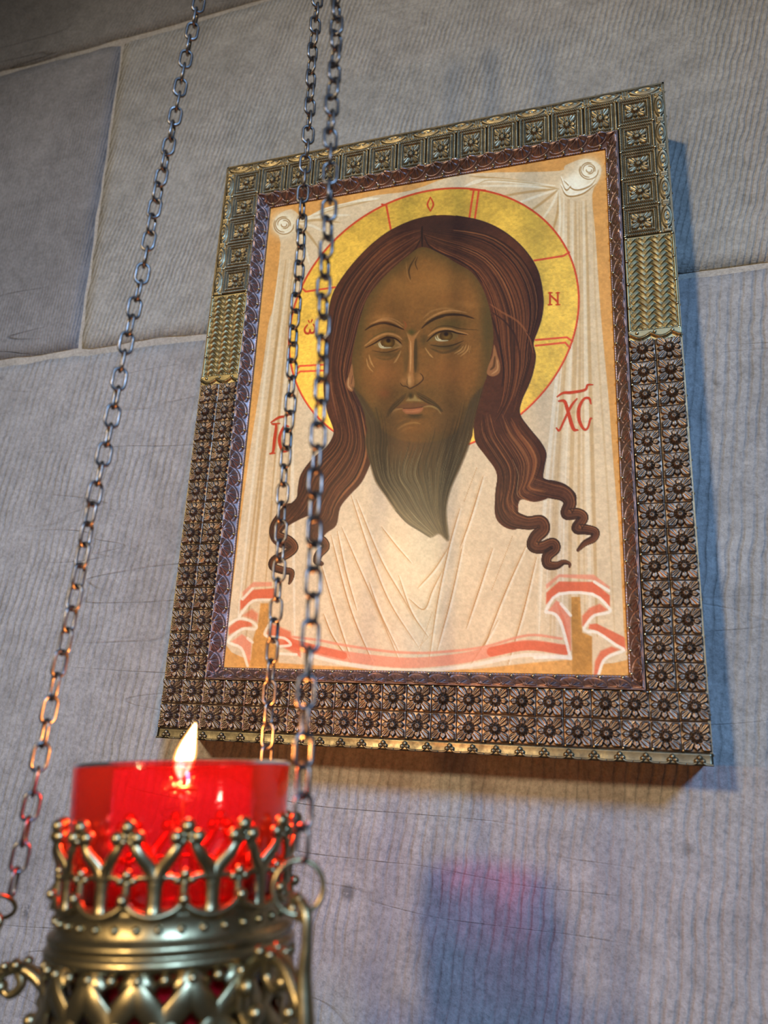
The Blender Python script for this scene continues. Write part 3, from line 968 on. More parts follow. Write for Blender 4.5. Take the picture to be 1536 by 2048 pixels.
# left drape
fill(cL([(560, 470), (660, 470), (650, 800), (600, 860), (780, 1010), (780, 1250), (430, 1250), (470, 900), (530, 720)]), mottled((202, 146, 78), .08), soft=3)
fill(cL([(470, 210), (700, 210), (700, 260), (480, 270), (340, 420), (340, 330)]), CORAL2, .75, 3)
fill(cL([(310, 440), (460, 305), (740, 285), (740, 410), (470, 425), (310, 560)]), CORAL, .88, 3)
fill(cL([(340, 620), (450, 540), (530, 600), (520, 700), (420, 650)]), CORAL, .6, 6)
fill(cL([(170, 770), (280, 670), (440, 700), (460, 750), (330, 770), (170, 860)]), CORAL, .8, 4)
fill(cL([(200, 940), (330, 850), (450, 930), (440, 1120), (420, 1230), (360, 1060)]), CORAL2, .85, 4)
fill(cL([(640, 840), (700, 720), (930, 820), (950, 930), (1050, 1000), (1050, 1130), (800, 990), (680, 900)]), CORAL, .75, 5)
for q in [[(300, 640), (330, 590), (470, 440), (720, 430)], [(150, 740), (300, 660), (440, 690), (510, 750), (480, 790), (330, 790), (160, 940), (320, 1020), (400, 1240)], [(660, 740), (610, 850), (680, 880), (850, 900), (930, 980), (800, 1000)], [(800, 1090), (1000, 1100)], [(340, 420), (460, 290)], [(400, 900), (460, 950)]]:
    stroke(cL(q), (246, 230, 205), 5.5, .9, taper=False, smooth=4, soft=2)
img_cloth_done = True

# ---- hair
H1, H2, H3, H4 = (80, 43, 29), (54, 29, 22), (132, 76, 45), (164, 102, 60)
outerL = cF([(770, 95), (640, 122), (500, 184), (380, 272), (270, 385), (190, 490), (140, 580), (116, 680), (108, 780), (96, 880), (88, 980), (86, 1090), (88, 1200), (110, 1310), (142, 1395)]) + \
    c3([(965, 590), (930, 650), (855, 715), (800, 790), (784, 860), (775, 915), (715, 965), (655, 1025), (638, 1080), (650, 1130), (695, 1165), (742, 1165)])
innerL = c3([(700, 1100), (740, 1050), (850, 1000), (838, 1060), (830, 1090), (880, 1140), (930, 1090), (980, 1050), (1000, 960), (1050, 895), (1110, 830), (1155, 735)])
faceIn = cF([(390, 1480), (690, 900), (985, 1450)])
innerR = c4([(118, 390), (130, 470), (180, 540), (235, 620), (240, 700), (228, 800), (240, 870), (290, 912), (345, 915), (350, 850), (350, 790), (370, 765), (430, 778), (490, 765), (540, 740)])
outerR = c4([(640, 770), (640, 735), (590, 690), (530, 670), (478, 660), (482, 600), (492, 530), (462, 470), (405, 400), (358, 330)]) + \
    cF([(1300, 1235), (1342, 1140), (1370, 1060), (1386, 960), (1372, 880), (1400, 800), (1424, 720), (1434, 630), (1424, 530), (1400, 435), (1350, 345), (1270, 255), (1160, 175), (1040, 125), (900, 98)])
hair_poly = cr([tuple(p[:2]) for p in outerL + innerL + cF([(420, 1500), (690, 1000), (960, 1460)]) + innerR + outerR], 4, True)
m_hair = fill(hair_poly, mottled(H1, .10))
locks = [c4([(300, 640, 42), (285, 760, 42), (305, 850, 36), (390, 885, 27), (462, 880, 27), (478, 918, 26), (440, 958, 26), (425, 1000, 25), (465, 1012, 24), (525, 990, 22), (538, 1018, 21), (498, 1056, 21), (500, 1098, 19), (545, 1104, 15), (582, 1086, 10), (612, 1095, 6), (612, 1112, 3)]),
         c4([(420, 690, 40), (510, 715, 34), (585, 735, 32), (615, 780, 26), (598, 838, 24), (655, 838, 22), (682, 860, 21), (650, 912, 22), (700, 920, 20), (742, 932, 18), (735, 965, 15), (690, 990, 12), (655, 1025, 6)]),
         c3([(740, 985, 36), (680, 1050, 26), (670, 1100, 22), (735, 1130, 20), (762, 1165, 18), (725, 1200, 18), (665, 1228, 17), (655, 1262, 16), (705, 1282, 15), (748, 1290, 13), (748, 1325, 9), (738, 1350, 4)]),
         c3([(880, 1080, 26), (870, 1110, 24), (915, 1135, 17), (925, 1165, 15), (890, 1200, 16), (880, 1235, 14), (905, 1248, 8)])]
m_lock = np.full((NZ, NX), 9.0)
for L_ in locks:
    P = cr(L_, 6)
    stroke(L_, (58, 33, 24), 1, 1, smooth=6, taper=False)
    s = sub(P, 40)
    for k in range(len(P) - 1):
        q = sub(P[k:k + 2], 30)
        d, t = seg_dist(U[q], Vp[q], P[k], P[k + 1])
        m_lock[q] = np.minimum(m_lock[q], d - (P[k, 2] + (P[k + 1, 2] - P[k, 2]) * t) / 2)
m_hair = np.minimum(m_hair, m_lock)
kl = np.clip(.5 - m_lock / 1.3, 0, 1)
blend((slice(0, NZ), slice(0, NX)), kl, mottled((84, 48, 32), .1))
kh = np.clip(.5 - m_hair / 1.3, 0, 1)
# darker under-tone in large masses, then strands
for c, rx, ry, col, a in [(cF([(900, 150)])[0], 130, 22, (46, 26, 26), .6), (cF([(1380, 640)])[0], 16, 70, (44, 26, 28), .6), (cF([(300, 1250)])[0], 22, 60, (58, 34, 36), .6), (cF([(1190, 1330)])[0], 30, 50, (66, 36, 30), .5),
                          (cF([(180, 800)])[0], 20, 90, (96, 52, 36), .5), (cF([(1250, 480)])[0], 26, 60, (122, 66, 38), .5), (cF([(430, 330)])[0], 60, 30, (98, 52, 32), .5), (c4([(330, 480)])[0], 40, 30, (112, 62, 40), .5), (c3([(900, 800)])[0], 40, 30, (100, 60, 36), .5)]:
    blob(c, rx, ry, col, a, clip=kh)
ga = cF([(690, 250), (600, 345), (490, 435), (400, 535), (335, 660), (295, 790), (265, 910), (240, 1010), (232, 1100), (270, 1210), (320, 1320), (345, 1430)])
gb = cF([(690, 165), (560, 190), (420, 270), (300, 390), (210, 510), (155, 640), (130, 780), (110, 900), (100, 1020), (100, 1150), (125, 1290), (165, 1400)])
strands(ga, gb, 46, [H3, H3, H4, (104, 58, 44)], (1.4, 4.2), (.3, .7), kh, (0.02, .98), .45, 1)
strands(ga, gb, 40, [H2, (40, 22, 20)], (1.2, 2.6), (.35, .75), kh, (0.0, 1), .4, 2)
ga = c3([(1090, 380), (1130, 560), (1140, 690), (1100, 810), (1030, 890), (985, 960), (965, 1030), (890, 1100)])
gb = c3([(940, 380), (970, 520), (975, 600), (935, 665), (865, 730), (815, 800), (795, 880), (700, 1020)])
strands(ga, gb, 34, [H3, H3, H4, (130, 82, 50)], (1.4, 4.0), (.3, .7), kh, (0.02, .98), .4, 3); strands(ga, gb, 30, [H2, (46, 26, 20)], (1.2, 2.6), (.35, .75), kh, (0, 1), .35, 4)
ga = cF([(700, 250), (800, 325), (920, 385), (1020, 455), (1085, 560), (1125, 680), (1150, 800), (1160, 930), (1185, 1060), (1180, 1180), (1150, 1300), (1060, 1400)])
gb = cF([(690, 165), (800, 165), (960, 175), (1130, 215), (1270, 310), (1360, 430), (1405, 560), (1410, 690), (1370, 850), (1360, 980), (1320, 1120), (1280, 1290)])
strands(ga, gb, 50, [H3, H3, H4, (140, 76, 44)], (1.4, 4.6), (.3, .7), kh, (0.02, .95), .45, 5); strands(ga, gb, 44, [H2, (42, 24, 22)], (1.2, 2.6), (.35, .75), kh, (0, 1), .4, 6)
ga = c4([(140, 330), (150, 440), (200, 530), (255, 620), (265, 720), (255, 820), (300, 890)])
gb = c4([(330, 330), (390, 420), (445, 490), (470, 560), (450, 640), (430, 690), (520, 700)])
strands(ga, gb, 44, [H3, H3, H4, (132, 84, 52)], (1.4, 4.2), (.35, .7), kh, (0.02, .98), .35, 7); strands(ga, gb, 34, [H2, (46, 26, 20)], (1.2, 2.6), (.35, .8), kh, (0, 1), .3, 8)
for L_ in locks:
    P = cr(L_, 6); T = np.gradient(P[:, :2], axis=0); Nn = np.stack([-T[:, 1], T[:, 0]], 1) / (np.hypot(*T.T)[:, None] + 1e-6)
    for s_, col, a in [(-.32, H4, .6), (-.12, H3, .5), (.3, (44, 26, 20), .7), (.12, (110, 66, 42), .5), (-.46, (40, 24, 18), .7), (.46, (36, 20, 16), .8)]:
        stroke([tuple(p) for p in P[:, :2] + Nn * P[:, 2:3] * s_], col, 2.2, a, smooth=0, clip=kh)
stroke(cF([(690, 160), (688, 200), (690, 300)]), (34, 18, 18), 4, .9); stroke(cF([(600, 350), (650, 300), (690, 215)]), (36, 20, 18), 3, .7); stroke(cF([(700, 215), (730, 280), (800, 325), (900, 365), (1000, 430), (1060, 510)]), (36, 20, 20), 4, .75)
# the over-lapping lock by the right temple
stroke(cF([(1105, 640), (1180, 690), (1280, 750), (1345, 840), (1372, 940)]), (156, 92, 56), 4, .6, clip=kh); stroke(cF([(1120, 690), (1210, 760), (1270, 860), (1290, 1000), (1270, 1150)]), (46, 24, 22), 4, .7, clip=kh)
stroke(cF([(1330, 810), (1375, 870)]), (30, 16, 20), 5, .8); stroke(cF([(1110, 700), (1160, 860), (1190, 1030), (1180, 1150)]), (40, 22, 22), 5, .7, clip=kh)
ol = [tuple(p) for p in hair_poly]
stroke(cr(outerL, 4)[:, :2].tolist(), (44, 24, 22), 2.0, .6, smooth=0, taper=False); stroke(cr([p[:2] for p in outerR], 4).tolist(), (38, 22, 26), 2.2, .7, smooth=0, taper=False)
stroke(c4([(320, 560), (350, 640), (345, 740), (400, 775)]), (206, 168, 116), 1.4, .5)

# ---- face
face_poly = cr([p[:2] for p in cF([(690, 290), (600, 345), (500, 430), (420, 512), (350, 610), (312, 720), (284, 830), (264, 930), (256, 1020), (262, 1120), (300, 1220), (335, 1300), (350, 1400), (420, 1470), (560, 1500), (700, 1505), (850, 1490), (985, 1430), (1012, 1340), (1040, 1230), (1062, 1150), (1088, 1080), (1110, 970), (1128, 850), (1114, 720), (1090, 620), (1050, 522), (990, 442), (900, 388), (800, 330)])], 4, True)
BASE = (126, 82, 44)
m_face = fill(face_poly, mottled(BASE, .05))
kf = np.clip(.5 - m_face / 1.3, 0, 1)
OLV = (84, 66, 36); LIT = (158, 104, 60)
ed = np.clip(1 + m_face / 26.0, 0, 1) * (m_face < 0)
blend((slice(0, NZ), slice(0, NX)), ed * .62 * kf, (72, 58, 34))
for c, rx, ry, col, a, an in [((770, 500), 220, 140, (162, 106, 58), .65, 0), ((560, 560), 120, 130, (162, 106, 58), .55, 0), ((850, 600), 150, 60, (140, 86, 46), .5, 0), ((960, 640), 110, 30, LIT, .5, .1), ((450, 720), 100, 26, (176, 116, 70), .5, -.05),
                              ((460, 1070), 120, 140, (160, 98, 56), .65, 0), ((860, 1060), 170, 130, (146, 88, 48), .6, 0), ((460, 1190), 55, 40, (164, 78, 46), .5, 0), ((700, 470), 70, 40, (150, 94, 48), .4, 0),
                              ((300, 800), 45, 260, OLV, .5, 0), ((1085, 800), 60, 260, (74, 62, 38), .65, 0), ((400, 1350), 70, 130, (78, 66, 40), .6, 0), ((960, 1330), 90, 150, (78, 60, 36), .65, 0), ((650, 1470), 320, 60, (88, 68, 40), .8, 0),
                              ((860, 760), 150, 45, (92, 70, 36), .8, -.03), ((470, 815), 110, 32, (106, 76, 40), .7, 0), ((830, 905), 110, 30, (78, 60, 34), .75, 0), ((470, 950), 95, 24, (84, 64, 36), .7, 0), ((650, 960), 24, 150, (74, 56, 32), .75, 0), ((585, 1000), 16, 120, (96, 70, 40), .6, 0), ((600, 860), 34, 40, (92, 68, 34), .6, 0), ((700, 860), 36, 50, (80, 60, 34), .7, 0)]:
    p = cF([c])[0]; blob(p, rx * .3255 * .72, ry * .3255 * .72, col, a, an, kf)
SK = (184, 128, 86); DK = (52, 30, 16)
def e(q, col, w, a, **k): stroke(cE(q), col, w, a, **k)
# brows and the lights above them
for q, w_, a in [([(290, 232), (400, 200), (500, 225), (590, 285)], 4, .55), ([(320, 212), (420, 185), (520, 208), (600, 262)], 3, .45), ([(250, 250), (350, 215), (460, 210)], 4, .4), ([(815, 225), (900, 165), (1010, 122), (1130, 112), (1250, 132)], 4, .5), ([(800, 190), (880, 120), (1000, 88), (1120, 92)], 4, .35), ([(870, 190), (980, 130), (1080, 105), (1190, 118)], 3, .5)]:
    e(q, SK, w_, a)
e([(205, 312), (260, 275), (330, 246), (400, 236), (470, 250), (540, 276), (606, 306)], DK, 4.6, .95); e([(300, 250), (400, 228), (480, 240)], (88, 48, 26), 3, .7)
e([(786, 292), (850, 232), (930, 186), (1020, 157), (1120, 150), (1220, 160), (1320, 190)], DK, 5.2, .95); e([(820, 262), (920, 200), (1020, 170)], (44, 26, 14), 3, .8)
# left eye
e([(200, 472), (280, 412), (360, 367), (440, 346), (530, 366), (585, 405)], (180, 124, 80), 4.6, .8); e([(215, 450), (300, 375), (420, 325), (520, 330)], OLV, 3, .5)
fill(cE([(290, 455), (370, 408), (440, 388), (510, 398), (580, 465), (505, 495), (400, 500), (335, 485)]), (134, 98, 60), .9, 2, 4)
fill([(cE([(440, 434)])[0][0] + 14 * math.cos(t), cE([(440, 434)])[0][1] + 12.5 * math.sin(t)) for t in np.linspace(0, 2 * pi, 20, endpoint=False)], (66, 40, 16), 1, 1.5)
blob(cE([(440, 444)])[0], 10, 8, (134, 94, 38), .95); blob(cE([(445, 417)])[0], 4.6, 4.6, (30, 14, 8), 1, power=4)
e([(342, 440), (362, 482), (410, 490), (478, 488)], (200, 184, 168), 3.0, .9); e([(352, 430), (372, 470), (400, 478)], (230, 220, 212), 2.0, .75)
e([(212, 490), (300, 446), (370, 404), (440, 384), (510, 394), (560, 430), (586, 468)], (46, 24, 12), 3.4, .95); e([(280, 520), (400, 538), (500, 520), (565, 488)], (70, 46, 24), 2.4, .85); e([(320, 590), (410, 610), (490, 590), (560, 515)], (90, 66, 36), 4, .5)
e([(520, 430), (575, 470), (510, 498)], (166, 120, 84), 5, .6)
# right eye
e([(850, 372), (920, 322), (1000, 297), (1080, 302), (1160, 326), (1262, 352)], (180, 124, 80), 4.6, .85); e([(880, 320), (970, 272), (1080, 270), (1190, 296), (1360, 308)], (60, 42, 22), 2.2, .7)
fill(cE([(842, 425), (880, 388), (940, 345), (1020, 320), (1090, 326), (1160, 345), (1130, 395), (1050, 420), (960, 420)]), (118, 86, 50), .9, 2, 4)
fill([(cE([(1036, 368)])[0][0] + 13.4 * math.cos(t), cE([(1036, 368)])[0][1] + 10.5 * math.sin(t)) for t in np.linspace(0, 2 * pi, 20, endpoint=False)], (58, 36, 14), 1, 1.5)
blob(cE([(1046, 376)])[0], 10, 7.5, (128, 90, 38), .95); blob(cE([(1036, 350)])[0], 4.8, 4.6, (28, 13, 8), 1, power=4)
e([(925, 375), (940, 408), (985, 418), (1060, 416)], (196, 180, 164), 3.0, .9); e([(945, 362), (956, 398), (985, 408)], (232, 222, 214), 2.0, .75)
e([(838, 428), (880, 386), (940, 341), (1020, 317), (1090, 322), (1150, 340), (1250, 358)], (44, 24, 12), 3.6, .95); e([(876, 462), (1000, 478), (1110, 462), (1215, 418)], (54, 36, 20), 2.8, .85); e([(880, 500), (1000, 540), (1110, 515), (1190, 455)], (64, 48, 28), 5, .5)
# cheek lights
for q_ in ([(240, 590), (270, 680), (330, 740)], [(560, 540), (525, 620), (490, 680)], [(835, 500), (890, 580), (960, 620)], [(1260, 480), (1220, 550), (1130, 600)], [(380, 700), (420, 800), (400, 880)], [(1000, 700), (1090, 760), (1080, 860)]):
    e(q_, (176, 120, 72), 9, .38, soft=9, clip=kf)
for q in ([(245, 560), (262, 630), (300, 692)], [(220, 600), (240, 680), (290, 740)], [(255, 590), (285, 660)], [(575, 520), (540, 590), (500, 650)], [(560, 560), (520, 640)], [(820, 490), (865, 555), (905, 595)], [(845, 480), (890, 545)], [(1245, 455), (1215, 520), (1150, 560)], [(1270, 462), (1250, 520), (1180, 580)], [(1215, 470), (1180, 515), (1120, 550)], [(1290, 470), (1270, 540)]):
    e(q, (206, 152, 104), 2.8, .55)
# nose
fill(cE([(630, 330), (655, 420), (660, 560), (650, 760), (638, 850), (665, 897), (702, 882), (712, 830), (700, 760), (706, 560), (708, 420), (768, 312), (735, 335), (688, 370), (655, 345)]), (164, 108, 68), .9, 3)
e([(672, 420), (674, 560), (668, 740)], (206, 150, 108), 3.2, .75); e([(640, 350), (664, 420)], (198, 142, 98), 2.6, .7); e([(765, 315), (710, 385)], (186, 132, 90), 3, .6)
e([(726, 400), (722, 560), (722, 740)], (66, 48, 28), 7, .7); e([(640, 480), (640, 600), (625, 740)], (92, 66, 36), 5, .5)
blob(cE([(658, 830)])[0], 4.5, 11, (208, 156, 112), .8); blob(cE([(605, 835)])[0], 7, 9, (166, 110, 68), .8); blob(cE([(765, 800)])[0], 7.5, 9, (160, 106, 66), .8)
e([(566, 850), (590, 880), (630, 886), (664, 908), (706, 890), (760, 856), (798, 818), (796, 780), (770, 752)], (52, 28, 16), 2.6, .85); e([(640, 800), (636, 850), (645, 880)], (70, 44, 24), 2, .6); e([(712, 800), (716, 850)], (60, 38, 22), 2.4, .6)
blob(cE([(680, 330)])[0], 8, 6, (70, 64, 30), .8); e([(600, 210), (625, 260), (605, 305)], (150, 72, 44), 3, .6); e([(760, 220), (750, 270)], (110, 66, 36), 3, .5)
# mouth, moustache and chin
def mo(q, col, w, a, **k): stroke(cM(q), col, w, a, **k)
blob(cM([(520, 300)])[0], 60, 20, (78, 60, 36), .5, clip=kf)
for k in range(7):
    o = k * 9
    mo([(480 - o * .3, 285 + o * .9), (400, 350 + o), (310 + o * .3, 440 + o * .6), (268 + o * .8, 535)], [(58, 42, 27), (92, 68, 42), (50, 36, 24)][k % 3], 2.2, .6)
    mo([(575 + o * .3, 275 + o * .9), (680, 330 + o), (780, 395 + o * .7), (856 - o * .5, 480)], [(56, 40, 26), (92, 68, 42), (48, 34, 22)][k % 3], 2.2, .6)
fill(cM([(470, 370), (500, 330), (515, 345), (545, 340), (560, 305), (590, 345), (650, 375), (560, 372)]), (158, 128, 88), .8, 3); blob(cM([(520, 315)])[0], 4.5, 5.5, (52, 42, 24), .9)
fill(cM([(370, 438), (450, 398), (520, 392), (580, 390), (650, 398), (745, 408), (650, 432), (540, 446), (440, 444)]), (112, 70, 46), .9, 2.5, 4)
fill(cM([(438, 452), (540, 444), (642, 432), (636, 470), (585, 500), (505, 510), (455, 488)]), (172, 102, 76), .92, 2.5, 4); mo([(470, 478), (540, 478), (620, 460)], (198, 128, 98), 3.2, .5)
mo([(380, 440), (450, 446), (540, 444), (645, 430), (740, 410)], (74, 40, 26), 2.4, .8)
mo([(330, 490), (370, 458), (440, 446)], (190, 138, 94), 4, .65); mo([(645, 432), (720, 422), (790, 450), (832, 505)], (176, 138, 92), 4, .65); mo([(300, 540), (330, 500), (380, 470)], (150, 100, 60), 6, .5)
blob(cM([(560, 530)])[0], 20, 5.5, (54, 44, 28), .85); mo([(490, 508), (560, 520), (640, 510)], (50, 40, 26), 3, .7)
blob(cM([(520, 730)])[0], 34, 34, (134, 86, 40), .55); mo([(380, 665), (460, 612), (560, 592), (620, 605)], (176, 126, 76), 4, .55); mo([(400, 700), (480, 650), (550, 640)], (160, 108, 60), 5, .4)
mo([(360, 640), (440, 590), (520, 565)], (84, 62, 36), 6, .5)
for q_ in ([(300, 620), (330, 540), (400, 490)], [(330, 700), (420, 640), (520, 620)], [(640, 640), (740, 600), (800, 540)]):
    mo(q_, (164, 110, 64), 9, .38, soft=9, clip=kf)
for q_ in ([(470, 440), (560, 520), (640, 600)], [(1000, 440), (900, 430), (800, 470)], [(560, 420), (590, 520), (580, 600)]):
    stroke(cF(q_), (168, 112, 60), 16, .28, soft=16, clip=kf)
# tuft on the forehead
stroke(cF([(650, 350), (620, 400), (608, 440), (618, 490)]), (60, 40, 24), 3, .8); stroke(cF([(662, 350), (648, 390), (662, 432)]), (60, 40, 24), 2.2, .8); stroke(cF([(590, 380), (600, 470), (625, 510)]), (176, 122, 76), 2.6, .4)
img[:] = img * (1 - kf[..., None]) + img * np.array((1.02, 1.02, 0.88)) * kf[..., None]
# ---- ears
ears = [cr([p[:2] for p in cF([(258, 1005), (240, 1070), (222, 1125), (236, 1165), (262, 1176), (274, 1130), (266, 1070)])], 4, True), cr([p[:2] for p in cF([(1132, 890), (1150, 950), (1168, 1010), (1164, 1062), (1125, 1085), (1088, 1068), (1096, 1020), (1120, 960)])], 4, True)]
for q in ears: m_face = np.minimum(m_face, fill(q, (150, 98, 60), 1, 1.5))
stroke(cF([(238, 1090), (236, 1140), (256, 1166)]), (206, 156, 108), 3, .7); stroke(cF([(262, 1080), (254, 1130)]), (64, 38, 24), 4, .8); stroke(cF([(1150, 980), (1152, 1040), (1115, 1072)]), (200, 148, 98), 3, .7); stroke(cF([(1136, 960), (1130, 1020), (1108, 1045)]), (80, 50, 28), 5, .8)

# ---- beard
beard_poly = cr([p[:2] for p in cF([(262, 1150), (300, 1222), (334, 1300), (352, 1400)]) + cB([(402, 200), (426, 300), (452, 385), (500, 455), (548, 525), (602, 578), (662, 617), (712, 648), (752, 632), (797, 664), (787, 545), (792, 480), (812, 410), (852, 320), (892, 220), (915, 130)]) + cF([(1010, 1350), (1040, 1230), (1064, 1150), (1010, 1200), (960, 1290), (930, 1380), (880, 1440), (790, 1480), (660, 1490), (540, 1470), (450, 1420), (400, 1330), (340, 1230)])], 4, True)
bd = np.zeros((NZ, NX, 3)); tb = np.clip((Vp - 850) / 190, 0, 1)[..., None]  # tone lightens downwards: spotlight reflection put into the beard colour
bd = np.array((80, 60, 36)) * (1 - tb) + np.array((98, 80, 50)) * tb
m_beard = fill(beard_poly, bd, 1, 5)
kb = np.clip(.5 - np.minimum(m_beard, m_face) / 2.0, 0, 1)
gL = cF([(290, 1180), (325, 1290), (350, 1400)]) + cB([(410, 210), (430, 300), (460, 385), (505, 455), (555, 525), (605, 575), (665, 615), (715, 648)])
gR = cF([(1055, 1150), (1035, 1240), (1008, 1350)]) + cB([(905, 140), (880, 230), (840, 330), (805, 415), (788, 490), (782, 560), (794, 660)])
gC = cM([(560, 760), (560, 850)]) + cB([(600, 350), (640, 430), (670, 500), (710, 570), (750, 630)])
kB = np.clip(.5 - m_beard / 4.0, 0, 1)
blob(cM([(520, 800)])[0], 52, 40, (124, 78, 40), .55, clip=kb)
blob(cM([(300, 620)])[0], 26, 50, (80, 62, 38), .5, clip=kb)
blob(cM([(900, 620)])[0], 30, 60, (74, 56, 34), .5, clip=kb)
strands(gL, gC, 90, [(60, 48, 30), (50, 42, 28), (70, 56, 34)], (1.0, 2.0), (.3, .6), kb, (0, 1), .55, 11); strands(gC, gR, 90, [(56, 44, 28), (48, 38, 24), (66, 52, 32)], (1.0, 2.0), (.3, .6), kb, (0, 1), .55, 12)
g1 = [p for p in gL if p[1] > 880]; g2 = [p for p in gC if p[1] > 880]; g3 = [p for p in gR if p[1] > 850]
strands(g1, g2, 70, [(156, 134, 92), (140, 118, 80), (172, 150, 106)], (.9, 1.6), (.2, .5), kB, (0.02, 1), .5, 13); strands(g2, g3, 70, [(150, 128, 88), (132, 110, 74), (166, 144, 102)], (.9, 1.6), (.2, .5), kB, (0, .97), .5, 14)
strands(g1, g2, 40, [(58, 48, 32), (70, 60, 42)], (1, 1.8), (.4, .7), kB, (0.0, 1), .4, 15); strands(g2, g3, 40, [(58, 48, 32), (70, 60, 42)], (1, 1.8), (.4, .7), kB, (0, 1), .4, 16)
stroke(cB([(545, 520), (600, 578), (660, 616), (712, 650)]), (48, 40, 28), 4, .75); stroke(cF([(268, 1160), (310, 1240), (340, 1320)]), (96, 78, 50), 2, .5)
for k in range(12):
    stroke(cF([(1060 - k * 6, 1150 + k * 5), (1038 - k * 6, 1240 + k * 4), (1005 - k * 5, 1350)]), [(52, 38, 24), (92, 72, 44)][k % 2], 1.6, .5); stroke(cF([(275 + k * 4, 1160 + k * 8), (318 + k * 4, 1260 + k * 6), (350 + k * 4, 1380)]), [(56, 42, 26), (110, 88, 56)][k % 2], 1.4, .45)

# ---- lettering, drawn as brushed strokes
letters = {}
def letter(key, strokes_):
    m = np.full((NZ, NX), 9.0)
    for q in strokes_:
        P = cr(q, 5) if len(q) > 2 else np.array(q, float)
        for k in range(len(P) - 1):
            sl = sub(P[k:k + 2], 8)
            d, t = seg_dist(U[sl], Vp[sl], P[k], P[k + 1])
            m[sl] = np.minimum(m[sl], d - (P[k, 2] + (P[k + 1, 2] - P[k, 2]) * t) / 2)
    blend((slice(0, NZ), slice(0, NX)), np.clip(.5 - m / 1.2, 0, 1), (198, 64, 36))
    letters[key] = m
letter('letter_chi', [c4([(556, 262, 3), (585, 262, 6), (600, 300, 7), (630, 400, 7), (655, 410, 3)]), c4([(650, 250, 3), (622, 285, 5), (585, 360, 4.5), (560, 412, 4), (545, 400, 3)])])
letter('letter_sigma', [c4([(722, 275, 3), (712, 248, 5), (685, 252, 5), (660, 300, 7), (662, 360, 7), (685, 405, 5), (705, 400, 4), (718, 355, 4), (725, 350, 3)])])
letter('titlo', [c4([(548, 240, 2.5), (580, 220, 5), (620, 218, 6), (690, 205, 5), (705, 180, 4.5), (732, 178, 2)])])
letter('letter_iota', [c3([(655, 535, 2.5), (672, 540, 5), (664, 610, 6.5), (656, 675, 5), (642, 684, 2.5)]), c3([(650, 532, 3), (690, 530, 2.5)]), c3([(640, 685, 3), (664, 682, 3)])])
letter('letter_sigma_left', [c3([(735, 545, 3), (715, 545, 5), (692, 590, 6), (690, 630, 6.5), (705, 670, 5), (730, 668, 4), (742, 640, 3)])])
letter('titlo_left', [c3([(645, 525, 2.5), (685, 500, 5), (720, 492, 4), (765, 470, 2)])])
letter('letter_eta', [c2([(512, 1192, 3.5), (512, 1252, 3.5)]), c2([(552, 1192, 3.5), (552, 1252, 3.5)]), c2([(514, 1205, 3), (550, 1238, 4)]), c2([(505, 1193, 2.5), (522, 1192, 2.5)]), c2([(503, 1254, 2.5), (522, 1253, 2.5)]), c2([(544, 1193, 2.5), (560, 1192, 2.5)]), c2([(543, 1254, 2.5), (562, 1253, 2.5)])])
letter('letter_omega', [c3([(832, 25, 2.5), (818, 45, 3.5), (822, 66, 4), (840, 68, 4), (845, 48, 2.5)]), c3([(845, 48, 2.5), (850, 66, 4), (866, 62, 4), (872, 40, 3.5), (862, 22, 2.5)]), c3([(838, 5, 3), (842, 14, 2)]), c3([(856, 0, 3), (850, 12, 2)])])
letter('letter_omicron', [c1([(1416, 782, 2), (1398, 828, 3.5), (1416, 868, 2)]), c1([(1416, 782, 2), (1434, 826, 3.5), (1416, 868, 2)])])
# surface wear
for k in range(40):
    stroke([(random.uniform(480, 1240), random.uniform(420, 1300))] * 2, (120, 90, 50), random.uniform(1, 2.2), .4, smooth=0)
img = np.clip(img * (1 + .05 * (N_tiny - .5) + .05 * (N_fin - .5))[..., None], 0, 255)

# ---- colours to linear reflectance (photographic tones divided by the light falling on the panel)
LIGHT_ON_PANEL = np.array((1.36, 1.27, 1.34))
lin = img / 255.0
lin = np.where(lin <= 0.04045, lin / 12.92, ((lin + 0.055) / 1.055) ** 2.4)
lin = np.clip(lin / LIGHT_ON_PANEL, 0.003, 0.92)
RGBA = np.concatenate([lin, np.ones((NZ, NX, 1))], -1).astype(np.float32)

